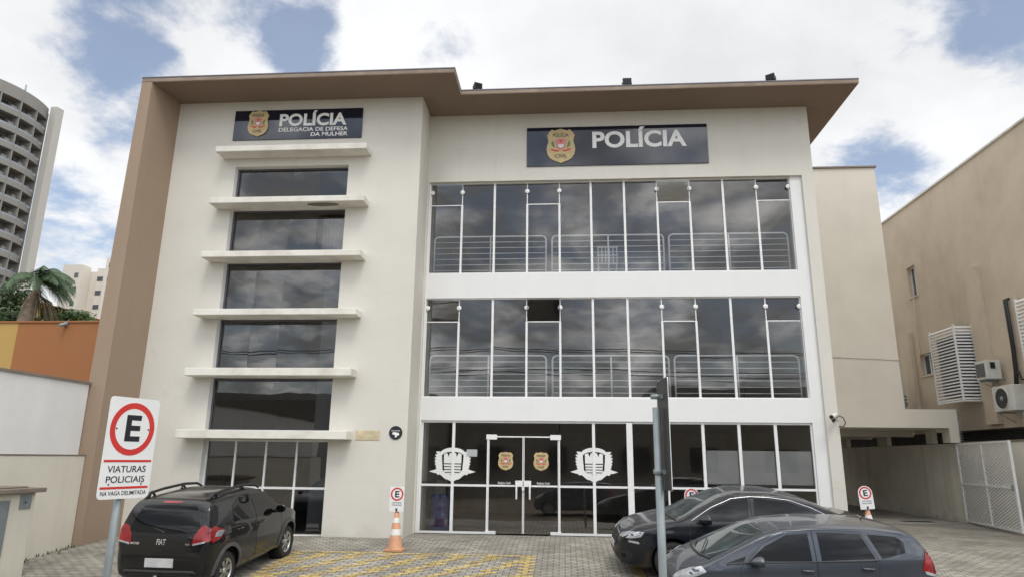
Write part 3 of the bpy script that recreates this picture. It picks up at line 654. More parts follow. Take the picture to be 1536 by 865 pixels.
big_sign(.862, -10.28, R(91.5), 'parking sign seen edge on from its black back, grey post before the cars', 1.98, ptop=2.22, off=.06)

def cone_sign(x, y, label, lean=0., rz=0., rounded=False, h=.95, group='no parking signs on cones'):
    t = thing('cone_sign', label, 'cone sign', (x, y, gz(x, y)), group, rz); t.rotation_euler = (0, lean, rz)
    m = MB(); m.box(-.19, .19, -.19, .19, 0, .035); m.lathe([(.165, .035), (.15, .06), (.045, .74), (0, .74)], n=20); m.build('cone', MAT['cone'], t, local=True)
    for z0, z1 in ((.30, .42), (.54, .64)):
        rr = lambda z: .15 - (z - .06) * .105 / .68 + .003
        m = MB(); m.lathe([(rr(z0), z0), (rr(z1), z1)], n=20); m.build('reflective_band', MAT['conewhite'], t, local=True)
    m = MB(); m.tube([(0, 0, .72), (0, 0, .84)], .035, 10); m.build('cap', MAT['black'], t, local=True)
    w, z0, z1 = .15, .76, 1.25
    if rounded: pts = [(w, z0)] + [(w * math.cos(a), z1 - w + w * math.sin(a)) for a in [PI * i / 14 for i in range(15)]] + [(-w, z0)]
    else: pts = [(w, z0), (w, z1), (-w, z1), (-w, z0)]
    m = MB(); m.plate(pts, -.006 if not rounded else -.046, .0 if not rounded else -.04); f = -.006 if not rounded else -.046
    if not rounded: f = -.044; m = MB(); m.plate(pts, -.044, -.038)
    pl = m.build('sign_plate', MAT['signwhite'], t, local=True)
    m = MB(); ring(m, 0, z1 - .15, .10, .132, f - .002, f - .0004, n=28); m.build('red_ring', MAT['signred'], pl, local=True)
    text('E', -.042, .048, z1 - .215, z1 - .085, f, .002, .03, 'letter', MAT['signink'], pl, local=True)
    text('VIATURAS', -.1, .1, z1 - .335, z1 - .305, f, .0015, .01, 'lettering', MAT['signink'], pl, local=True)
    text('POLICIAIS', -.1, .1, z1 - .38, z1 - .35, f, .0015, .01, 'lettering', MAT['signink'], pl, local=True)
    m = MB(); m.box(-.02, .02, f - .003, f - .0004, z0 + .01, z0 + .06); m.build('slot', MAT['black'], pl, local=True)
    return t
cone_sign(-3.45, -2.33, 'small E sign on a worn orange and white cone beside the entrance', 0.)
cone_sign(2.62, -1.85, 'small E sign on a cone half hidden behind the black saloon', 0., 0., True)
cone_sign(6.62, -.75, 'small round topped E sign leaning on a cone before the driveway', R(-4), 0., True)

rng = random.Random(21); mb = MB()
for k in range(58):
    if k < 45: x, y = rng.uniform(-10.48, -9.9) , rng.uniform(-4.6, -2.2); x = -10.48 + abs(rng.gauss(0, .12))
    elif k < 58: x, y = rng.uniform(-10.1, -8.6), -1.08 - abs(rng.gauss(0, .05))
    else: x, y = rng.uniform(-9.9, -8.0), rng.uniform(-4.5, -2.5)
    for b in range(7):
        a = rng.uniform(0, 2 * PI); h = rng.uniform(.02, .09); r = rng.uniform(.01, .05)
        p0 = Vector((x, y, gz(x, y))); p1 = p0 + Vector((math.cos(a) * r, math.sin(a) * r, h)); w_ = Vector((-math.sin(a), math.cos(a), 0)) * .008
        mb.add([p0 - w_, p0 + w_, p1], [(0, 1, 2)])
tag(mb.build('weeds', MAT['leaf'], fix=False), 'small weeds sprouting along the foot of the left walls', 'weeds', kind='stuff')

# ------------------------------------------------------------------ left neighbours
W = thing('boundary_wall', 'white rendered yard wall on a thicker cream plinth left of the brown fin', 'wall', (-10.75, -7, gz(-10.7, -7)))
mb = MB(); mb.box(-10.95, -10.66, -14, -2.18, 1.66, 3.26); mb.build('upper_wall', MAT['dirtywhite'], W)
mb = MB(); mb.box(-11.0, -10.5, -14, -2.16, -1.2, 1.70); mb.build('plinth', MAT['creamwall'], W, bevel=.015)
mb = MB(); mb.box(-10.99, -10.62, -14, -2.17, 3.26, 3.31); mb.build('coping', MAT['stone'], W)
mb = MB(); mb.box(-10.70, -10.49, -14, -2.16, 1.70, 1.725); mb.build('ledge', MAT['stone'], W)
Pm = thing('meter_pillar', 'cream meter pillar with dark stone cap in front of the boundary wall', 'pillar', (-9.95, -5.1, gz(-9.95, -5.1)))
mb = MB(); mb.box(-10.5, -9.56, -5.9, -4.62, -.8, 1.06); mb.build('body', MAT['creamwall'], Pm, bevel=.02)
mb = MB(); mb.box(-10.55, -9.44, -6.0, -4.52, 1.06, 1.14); mb.box(-10.5, -9.62, -5.9, -4.75, 1.14, 1.17); mb.build('cap', MAT['stone'], Pm, bevel=.012)
mb = MB(); mb.box(-9.562, -9.545, -4.98, -4.72, .78, 1.02); mb.box(-9.90, -9.68, -5.912, -5.9, .78, 1.02); bx = mb.build('meter_door', MAT['galv'], Pm)
mb = MB(); mb.box(-9.545, -9.54, -4.87, -4.84, .88, .91); mb.build('lock', MAT['black'], bx)
mb = MB(); mb.box(-10.3, -9.98, -5.915, -5.9, .0, .98); mb.box(-9.562, -9.548, -5.75, -5.2, .0, .95); mb.build('panel', MAT['galv'], Pm)

O = thing('orange_building', 'orange and mustard rendered building rising behind the white yard wall', 'building', (-20, 8, 0))
mb = MB(); mb.box(-17.1, -10.62, 3.0, 14, -.5, 5.72); mb.build('wall', MAT['orange'], O)
mb = MB(); mb.box(-34, -17.1, 3.0, 14, -.5, 5.72); mb.build('wall', MAT['mustard'], O)
mb = MB(); mb.box(-34.05, -10.61, 2.96, 14.05, 5.72, 5.77); mb.build('coping', MAT['orange'], O)
C2 = thing('security_camera', 'tiny dark camera under the top of the orange wall', 'security camera', (-15.5, 2.95, 5.6))
mb = MB(); mb.tube([(-15.5, 2.97, 5.66), (-15.5, 2.7, 5.58)], .05, 8); mb.build('housing', MAT['galv'], C2)
mb = MB(); mb.box(-15.56, -15.44, 2.945, 2.975, 5.6, 5.74); mb.build('bracket', MAT['galv'], C2)

def leaves(mb, c, rad, n, size, rng, mi=0, up=.3):
    for _ in range(n):
        while True:
            p = Vector((rng.uniform(-1, 1), rng.uniform(-1, 1), rng.uniform(-1, 1)))
            if .35 < p.length < 1: break
        d = (p + Vector((0, 0, up))).normalized(); p = Vector((c[0] + p.x * rad[0], c[1] + p.y * rad[1], c[2] + p.z * rad[2]))
        a = Vector((rng.uniform(-1, 1), rng.uniform(-1, 1), rng.uniform(-1, 1))); u = (a - d * a.dot(d) * .6).normalized(); v = d.cross(u).normalized()
        s = size * rng.uniform(.6, 1.3)
        mb.add([p - u * s, p + v * s * .45, p + u * s, p - v * s * .45], [(0, 1, 2, 3)], mi)
def tree(name, x, y, z0, zc, rad, n, size, mat, label, cat='tree', seed=1):
    rng = random.Random(seed)
    t = thing(name, label, cat, (x, y, z0), 'trees behind the orange wall')
    m = MB(); m.tube([(x, y, z0), (x + .1, y, z0 + (zc - z0) * .5), (x, y, zc)], [.22, .17, .08], 8)
    for k in range(5):
        a = k * 1.3; m.tube([(x, y, z0 + (zc - z0) * .55), (x + math.cos(a) * rad[0] * .6, y + math.sin(a) * rad[1] * .6, zc + rad[2] * .2)], [.09, .03], 6)
    m.build('trunk', MAT['trunk'], t)
    m = MB()
    for k in range(16):
        a, b = rng.uniform(0, 2 * PI), rng.uniform(-.7, 1); r = rng.uniform(.35, .85)
        leaves(m, (x + math.cos(a) * rad[0] * r, y + math.sin(a) * rad[1] * r, zc + b * rad[2] * .75), (rad[0] * .42, rad[1] * .42, rad[2] * .36), n // 16, size, rng)
    m.build('crown', mat, t, fix=False)
    return t
tree('leafy_tree', -33.9, 20, 0, 9.4, (2.6, 2.2, 2.6), 5200, .17, MAT['leafdark'], 'dense dark green tree at the left edge behind the orange wall', seed=3)
tree('leafy_tree', -29.4, 21, 0, 9.1, (1.9, 1.6, 1.25), 2600, .17, MAT['leaf'], 'low light green tree behind the orange wall right of the palm', seed=4)
tree('leafy_tree', -27.4, 21.5, 0, 8.7, (1.5, 1.4, .9), 1600, .16, MAT['leaf'], 'smallest bushy tree peeping over the orange wall near the pale flats', seed=5)
# palm bent by the wind
rng = random.Random(11)
PT = thing('palm_tree', 'tall palm with fronds blown to one side behind the orange wall', 'palm', (-30.6, 19, 0))
m = MB(); m.tube([(-30.6, 19, 0), (-30.6, 19, 6), (-30.6, 19, 9.0), (-30.5, 19, 9.9), (-30.25, 19, 10.8), (-30.15, 19, 11.6)], [.34, .34, .38, .33, .18, .12], 12); m.build('trunk', MAT['trunk'], PT)
m = MB()
top = Vector((-30.15, 19, 11.35))
for k in range(30):
    a = rng.uniform(0, 2 * PI); el = rng.uniform(.1, 1.25); Lf = rng.uniform(1.8, 2.7)
    d = Vector((math.cos(a) * math.cos(el) + .35, math.sin(a) * math.cos(el), math.sin(el))).normalized()
    pts = []; p = top.copy(); dirn = d.copy()
    for i in range(13):
        pts.append(p.copy()); p = p + dirn * (Lf / 12); dirn = (dirn + Vector((.075, 0, -.19))).normalized()
    m.tube(pts, [.035 - .0025 * i for i in range(13)], 4)
    for i in range(2, 13):
        tng = (pts[i] - pts[i - 1]).normalized(); side = tng.cross(Vector((0, 0, 1)))
        side = side.normalized() if side.length > .05 else Vector((1, 0, 0))
        for s in (-1, 1):
            for jj in range(5):
                b = pts[i - 1].lerp(pts[i], jj / 5.)
                ll = .85 * (1 - abs(i - 6.5) / 9) * rng.uniform(.75, 1.1)
                e = b + (side * s * .75 + tng * .55 + Vector((.2, 0, -.55 - rng.uniform(0, .4)))).normalized() * ll
                wv = tng * .021
                m.add([b - wv, b + wv, e + wv * .3, e - wv * .3], [(0, 1, 2, 3)])
m.build('crown', MAT['palm'], PT, fix=False)
m = MB()
for k in range(8):
    a = rng.uniform(0, 2 * PI); p0 = top + Vector((0, 0, -.7)); p1 = p0 + Vector((math.cos(a) * .5 + .2, math.sin(a) * .5, -.5)); p2 = p1 + Vector((math.cos(a) * .3 + .15, math.sin(a) * .3, -1.1))
    for s in range(14):
        o_ = Vector((rng.uniform(-.15, .15), rng.uniform(-.15, .15), 0)); m.tube([p0, p1 + o_, p2 + o_ * 2], [.012, .014, .005], 4)
m.build('dry_fronds', MAT['palmdry'], PT, fix=False)
SH = thing('orange_house', 'small pale orange house glimpsed behind the palm', 'house', (-39, 32, 0))
m = MB(); m.box(-40.6, -37.6, 30, 35, 0, 12.3); m.build('wall', MAT['mustard'], SH)
m = MB(); m.prism([(-40.9, 12.3), (-37.4, 12.3), (-40.2, 12.95)], lambda u, v, t: (u, t, v), 0, 29.7, 35.3); m.build('roof', MAT['orange'], SH)

# curved apartment tower
TW = thing('apartment_tower', 'tall grey tower with curved balconies and a pale end pier at the left edge', 'tower', (-106.5, 86, 0))
cx, cy, rad = -106.5, 85.6, 13.0
def arc(r, a0, a1, n): return [(cx + r * math.cos(R(a0 + (a1 - a0) * i / n)), cy + r * math.sin(R(a0 + (a1 - a0) * i / n))) for i in range(n + 1)]
A0, A1 = -100, 20
m = MB(); m.slab(arc(rad - 1.9, A0 - 2, A1, 24) + [(cx, cy)], 0, 63.5); m.build('core_wall', MAT['towergrey'], TW)
m = MB(); m.slab([(-93.6, 89.6), (-92.4, 89.6), (-92.1, 91.0), (-93.6, 91.0)], 0, 63.4); m.build('end_pier', MAT['towerpale'], TW)
fl = 3.05
for k in range(6, 21):
    z = k * fl
    m = MB(); m.slab(arc(rad, A0, A1, 24) + arc(rad - 2.1, A0, A1, 24)[::-1], z, z + .95 if k < 20 else z + 2.2); sb_ = m.build('balcony_slab', MAT['tower'], TW)
    if k == 20: continue
    m = MB(); m.slab(arc(rad - .02, A0, A1, 24) + arc(rad - .1, A0, A1, 24)[::-1], z + .95, z + 1.25); m.build('balcony_rail', MAT['railglass'], sb_)
    for j in range(3, 8):
        a = A0 + 4 + j * 15
        m = MB(); m.slab(arc(rad - 1.86, a, a + 7, 3) + arc(rad - 2.0, a, a + 7, 3)[::-1], z + 1.0, z + 2.75); m.build('window', MAT['winblack'], TW)
        m = MB(); m.slab(arc(rad - .6, a + 6, a + 10.5, 3) + arc(rad - 1.8, a + 6, a + 10.5, 3)[::-1], z + 1.2, z + 1.95); m.build('air_unit_shelf', MAT['tower'], sb_)
m = MB()
for j in range(9):
    m = MB(); a = A0 + j * 15; m.slab(arc(rad + .05, a, a + .9, 1) + arc(rad - 1.95, a, a + .9, 1)[::-1], 15, 62.3); m.build('dividing_fin', MAT['tower'], TW)
m = MB(); m.tube([(-97, 79.5, 63), (-97, 79.5, 66.5)], .06, 5); m.tube([(-95, 85, 63), (-95, 85, 65.2)], .15, 5); m.build('mast', MAT['galv'], TW)
# pale apartment blocks
def aw(parent, x0, x1, y, z0, z1):
    m = MB(); m.box(x0, x1, y - .06, y + .02, z0, z1); m.build('window', MAT['winblack'], parent)
AP = thing('apartment_block', 'lower pale cream apartment block with a single column of windows', 'apartment block', (-100, 113, 0))
m = MB(); m.box(-102.1, -97.9, 110, 112.6, 0, 39.2); m.build('wall', MAT['apart'], AP)
for k in range(8, 13): aw(AP, -99.4, -98.6, 110, k * 2.95 + 1.1, k * 2.95 + 2.1)
AP = thing('apartment_block', 'middle pale cream apartment block with wider windows near its edge', 'apartment block', (-97, 116, 0))
m = MB(); m.box(-101, -94.2, 112.7, 122, 0, 38.4); m.build('wall', MAT['apart'], AP)
m = MB(); m.box(-96.3, -94.6, 112.3, 112.69, 0, 39.0); m.build('stair_bay', MAT['apart'], AP)
for k in range(8, 13): aw(AP, -96.1, -94.9, 112.3, k * 2.95 + .9, k * 2.95 + 1.85)
AP = thing('apartment_block', 'tallest pale apartment block with narrow slit windows beside the brown fin', 'apartment block', (-91, 114, 0))
m = MB(); m.box(-94.1, -88, 111.5, 120, 0, 41.0); m.build('wall', MAT['apart'], AP)
m = MB(); m.box(-92.4, -88, 111, 111.49, 0, 42.4); m.build('stair_bay', MAT['apart'], AP)
for k in range(8, 14):
    aw(AP, -93.4, -92.95, 111.5, k * 2.95 + .6, k * 2.95 + 1.6); aw(AP, -91.7, -91.25, 111, k * 2.95 + .6, k * 2.95 + 1.6)

# ------------------------------------------------------------------ right neighbours
YWl = thing('yard_wall', 'stained plain yard wall along the driveway under the overhanging wing', 'wall', (12.2, 10, 0))
m = MB(); m.box(12.06, 12.26, 1.5, 22, -.2, 2.34); m.build('body', MAT['yardwall'], YWl, bevel=.01)
m = MB(); m.box(12.03, 12.29, 1.5, 5.35, 2.34, 2.38); m.build('coping', MAT['stone'], YWl)
# gate leaf swung against the wall
gx0, gy0, gx1, gy1 = 12.0, 5.55, 11.42, 2.02
G = thing('metal_gate', 'white metal gate of slanting slats swung open along the yard wall', 'gate', (gx0, gy0, 0))
gd = Vector((gx1 - gx0, gy1 - gy0, 0)); gl = gd.length; gd.normalize(); gn = Vector((-gd.y, gd.x, 0))
def gp(u, v, t): return Vector((gx0, gy0, 0)) + gd * u + gn * t + Vector((0, 0, v))
def gbar(mb, u0, v0, u1, v1, w, t0=-.02, t1=.02):
    d = Vector((u1 - u0, v1 - v0)).normalized(); nn = Vector((-d.y, d.x)) * w / 2
    mb.prism([(u0 + nn.x, v0 + nn.y), (u0 - nn.x, v0 - nn.y), (u1 - nn.x, v1 - nn.y), (u1 + nn.x, v1 + nn.y)], gp, 0, t0, t1)
m = MB()
for u in (.03, gl - .04): gbar(m, u, .06, u, 2.34, .07, -.03, .03)
gbar(m, gl / 2, .07, gl / 2, 2.3, .04, -.024, .024)
for v in (.09, 1.15, 2.31): gbar(m, .07, v, gl - .08, v, .05, -.027, .027)
m.build('frame', MAT['alu'], G)
m = MB(); k = -6.2
while k < gl:
    # slats at 35 degrees, clipped to the frame
    sl = math.tan(R(20)); pts = []
    u0, v0 = k, .1; u1, v1 = k + 2.2 / sl, 2.3
    if u0 < .06: v0 += (.06 - u0) * sl; u0 = .06
    if u1 > gl - .07: v1 -= (u1 - gl + .07) * sl; u1 = gl - .07
    if u1 > u0 + .05: gbar(m, u0, v0, u1, v1, .04, -.008, .008)
    k += .205
m.build('slat_panel', MAT['alu'], G)
m = MB(); m.prism([(gl - .14, 1.08), (gl - .05, 1.08), (gl - .05, 1.22), (gl - .14, 1.22)], gp, 0, -.06, -.032); m.build('lock', MAT['galv'], G)

NB = thing('tan_building', 'tall blank tan rendered building on the right with few small windows', 'building', (18, 8, 0))
m = MB()
ys, zs = [-6, 4.5, 8.1, 8.5, 8.98, 9.08, 9.65, 10.32, 30], [2.78, 4.8, 5.57, 7.73, 8.87, 11.14]
W0 = 13.0
def rwall(mb, ys, zs, holes, x0, x1):
    t = MB(); wall_grid(t, ys, zs, holes, x0, x1)
    mb.add([(y, x, z) for x, y, z in t.v], [f[::-1] for f in t.f])
rwall(m, ys, zs, {(3, 3), (4, 3), (2, 1), (3, 1), (6, 1)}, W0, W0 + .3)
m.box(13.3, 24, -6, 30, 2.78, 11.0); m.build('wall', MAT['tan'], NB)
m = MB(); m.box(12.94, 13.34, -6.1, 30, 11.14, 11.2); m.build('coping', MAT['slat'], NB)
m = MB(); m.box(13.6, 24, -6, 30, -.3, 2.78); m.box(12.6, 13.6, -6, 30, 2.2, 2.3); m.build('open_basement', MAT['dark'], NB)
for y0, y1, z0, z1 in ((8.5, 9.08, 7.73, 8.87), (8.1, 8.98, 4.8, 5.57), (9.65, 10.32, 4.8, 5.57)):
    m = MB(); m.box(W0 + .12, W0 + .16, y0 + .005, y0 + .05, z0 + .05, z1 - .05); m.box(W0 + .12, W0 + .16, y1 - .05, y1 - .005, z0 + .05, z1 - .05); m.box(W0 + .119, W0 + .161, y0 + .005, y1 - .005, z0 + .005, z0 + .05); m.box(W0 + .119, W0 + .161, y0 + .005, y1 - .005, z1 - .05, z1 - .005)
    m.box(W0 + .121, W0 + .159, (y0 + y1) / 2 - .02, (y0 + y1) / 2 + .02, z0 + .05, z1 - .05)
    wn = m.build('window', MAT['alu'], NB)
    m = MB(); m.box(W0 + .165, W0 + .17, y0 + .005, y1 - .005, z0 + .005, z1 - .005); m.build('pane', MAT['winblack'], wn)
    m = MB(); m.box(W0 - .04, W0 + .1, y0 - .05, y1 + .05, z0 - .05, z0 - .003); m.build('sill', MAT['tan'], wn)
m = MB(); m.box(W0 - .16, W0 - .003, 4.72, 5.32, 2.9, 7.72); m.build('duct_casing', MAT['tan'], NB)
m = MB(); m.box(W0 - .14, W0 - .003, 9.3, 10.1, 2.9, 6.45); m.build('duct_casing', MAT['tan'], NB)
m = MB(); m.tube([(W0 - .08, 10.6, 6.9), (W0 - .08, 10.58, 2.9)], .03, 6); m.tube([(W0 - .06, 8.76, 7.65), (W0 - .06, 8.76, 5.4)], .015, 5); m.build('drain_pipe', MAT['tan'], NB)
def louvre(y0, y1, z0, z1, d, label):
    c = thing('louvre_cage', label, 'louvre cage', (W0 - d / 2, (y0 + y1) / 2, z0), 'louvred cages on the tan wall')
    xa = W0 - d
    f = MB()
    for x, y in ((xa, y0), (xa, y1 - .05), (W0 - .055, y0)): f.box(x, x + .05, y, y + .05, z0, z1)
    f.box(xa + .05, W0 - .056, y0 + .003, y0 + .047, z0 + .002, z0 + .05); f.box(xa + .003, xa + .047, y0 + .05, y1 - .05, z0 + .002, z0 + .05)
    f.build('frame', MAT['alu'], c)
    s = MB(); n = int((z1 - z0) / .105)
    for i in range(n):
        z = z0 + .07 + i * (z1 - z0 - .08) / n
        s.add([(xa + .05, y0 + .005, z), (W0 - .06, y0 + .005, z), (W0 - .06, y0 + .045, z + .05), (xa + .05, y0 + .045, z + .05), (xa + .05, y0 + .005, z + .012), (W0 - .06, y0 + .005, z + .012), (W0 - .06, y0 + .045, z + .062), (xa + .05, y0 + .045, z + .062)],
              [(0, 1, 2, 3), (7, 6, 5, 4), (0, 4, 5, 1), (2, 6, 7, 3), (1, 5, 6, 2), (3, 7, 4, 0)])
        s.add([(xa + .005, y0 + .05, z), (xa + .005, y1 - .05, z), (xa + .045, y1 - .05, z + .05), (xa + .045, y0 + .05, z + .05), (xa + .005, y0 + .05, z + .012), (xa + .005, y1 - .05, z + .012), (xa + .045, y1 - .05, z + .062), (xa + .045, y0 + .05, z + .062)],
              [(0, 1, 2, 3), (7, 6, 5, 4), (0, 4, 5, 1), (2, 6, 7, 3), (1, 5, 6, 2), (3, 7, 4, 0)])
    s.build('slats', MAT['alu'], c)
    s = MB(); s.box(xa + .15, W0 - .02, y0 + .15, y1 - .15, z0 + .2, z1 - .3); s.build('enclosed_unit', MAT['grayplastic'], c)
louvre(5.5, 7.0, 3.62, 6.05, .62, 'white louvred cage enclosing equipment on the tan wall left of the air conditioners')
louvre(1.0, 2.3, 4.4, 6.12, .7, 'white louvred cage cut by the right edge of the picture')
def ac(y0, y1, z0, z1, d, label, grille):
    a = thing('air_conditioner', label, 'air conditioner', (W0 - d / 2, (y0 + y1) / 2, z0), 'air conditioners on the tan wall')
    xa = W0 - .15 - d
    m = MB(); m.box(xa, W0 - .15, y0, y1, z0, z1); m.build('housing', MAT['acwhite'], a, bevel=.02)
    if grille:
        m = MB(); m.box(xa - .012, xa - .003, y0 + .08, y1 - .05, z0 + .08, z1 - .08); m.build('grille', MAT['grayplastic'], a)
        m = MB()
        for i in range(7): m.box(xa - .02, xa - .012, y0 + .08, y1 - .05, z0 + .1 + i * .055, z0 + .115 + i * .055)
        m.build('grille_bars', MAT['galv'], a)
        m = MB(); m.box(xa + .12, xa + .26, y0 - .012, y0 - .002, z1 - .25, z1 - .06); m.build('panel', MAT['black'], a)
    else:
        yc, zc, r = y0 + (y1 - y0) * .56, (z0 + z1) / 2, (z1 - z0) * .44
        m = MB(); m.lathe([(r, 0), (r, -.015), (r * .92, -.015), (r * .9, .0)], (xa - .003, yc, zc), 28, axis='x'); m.build('fan_ring', MAT['acwhite'], a)
        m = MB(); m.lathe([(0, -.004), (r * .9, -.004)], (xa - .003, yc, zc), 28, axis='x'); m.build('fan_opening', MAT['black'], a)
        m = MB()
        for i in range(3): m.lathe([(r * (.3 + .2 * i), -.012), (r * (.3 + .2 * i) + .003, -.012)], (xa - .003, yc, zc), 28, axis='x')
        m.lathe([(0, -.014), (r * .2, -.014), (r * .22, -.004)], (xa - .003, yc, zc), 16, axis='x'); m.build('fan_guard', MAT['galv'], a)
    m = MB()
    for y in (y0 + .1, y1 - .12): m.box(xa + .02, W0 - .002, y, y + .03, z0 - .04, z0 - .003); m.tube([(xa + .05, y + .015, z0 - .04), (W0 - .01, y + .015, z0 - .3)], .012, 5)
    m.build('bracket', MAT['galv'], a)
ac(4.2, 4.75, 4.17, 4.72, .42, 'box air conditioner with dark grille, the higher one on the tan wall', True)
ac(3.3, 4.25, 3.2, 3.92, .34, 'air conditioner with round black fan, the lower one on the tan wall', False)
m = MB()
for d in (0, .09): m.tube([(W0 - .02, 3.55 + d, 6.42), (W0 - .1, 3.55 + d, 6.42), (W0 - .1, 3.55 + d, 5.0), (W0 - .1, 3.6 + d, 4.3), (W0 - .12, 3.65 + d, 3.9)], .035, 8)
m.tube([(W0 - .12, 3.5, 4.3), (W0 - .2, 3.3, 4.05), (W0 - .15, 2.9, 4.0)], .03, 6)
tag(m.build('service_pipe', MAT['black']), 'pair of dark insulated pipes running down the tan wall to the air conditioners', 'pipe')
m = MB(); m.tube([(W0 - .2, 3.45, 3.15), (W0 - .25, 3.4, 2.8), (W0 - .3, 3.35, 2.4)], .025, 6)
for k in range(9): m.tube([(W0 - .25, 3.4, 3.1 - k * .08), (W0 - .31, 3.36, 3.12 - k * .08)], [.012, .003], 4)
tag(m.build('spiked_conduit', MAT['alu']), 'white spiked conduit below the fan unit reaching the yard wall', 'conduit')
rng = random.Random(5)
PL = thing('potted_plant', 'dark leafy plant behind the wing beside the tan wall', 'plant', (12.2, 9.6, 3.3))
m = MB(); m.lathe([(.0, 0), (.16, 0), (.2, .3), (0, .3)], (12.2, 9.6, 3.3), 12); m.build('pot', MAT['black'], PL)
m = MB(); leaves(m, (12.2, 9.6, 3.95), (.45, .45, .55), 260, .1, rng); m.build('leaves', MAT['leafdark'], PL, fix=False)

# ------------------------------------------------------------------ across the street (seen only as reflections in the glass)
OH = thing('street_house', 'dim row of houses across the street mirrored in the glass front', 'house', (0, -34, -.8))
m = MB(); m.box(-40, -9, -40, -32, -1, 6.2); m.box(-8.5, 6, -40, -33, -1, 5.4); m.box(6.5, 40, -40, -32.5, -1, 6.8); m.build('wall', MAT['opp'], OH)
m = MB()
for x in range(-36, 38, 5): m.box(x, x + 1.6, -32.6 if x > 6 else -33.1, -31.95 if x < -9 else -32.45, 1, 2.6)
m.build('window', MAT['winblack'], OH)
UP = thing('utility_pole', 'concrete utility pole with wires across the street mirrored in the glass', 'utility pole', (-11.4, -26, -.8))
m = MB(); m.tube([(-11.4, -26, -.8), (-11.4, -26, 9.6)], [.24, .15], 10); m.box(-12.6, -10.2, -26.08, -25.92, 8.3, 8.45); m.build('pole', MAT['wood'], UP)
for z, dy in ((8.55, 0), (7.4, .2), (7.1, .3), (8.6, .6)):
    m = MB(); pts = [(-40 + i * 4., -26 + dy, z - .5 * math.sin((i % 9) / 9 * PI)) for i in range(22)]
    m.tube(pts, .03, 5); m.build('wire', MAT['black'], UP)

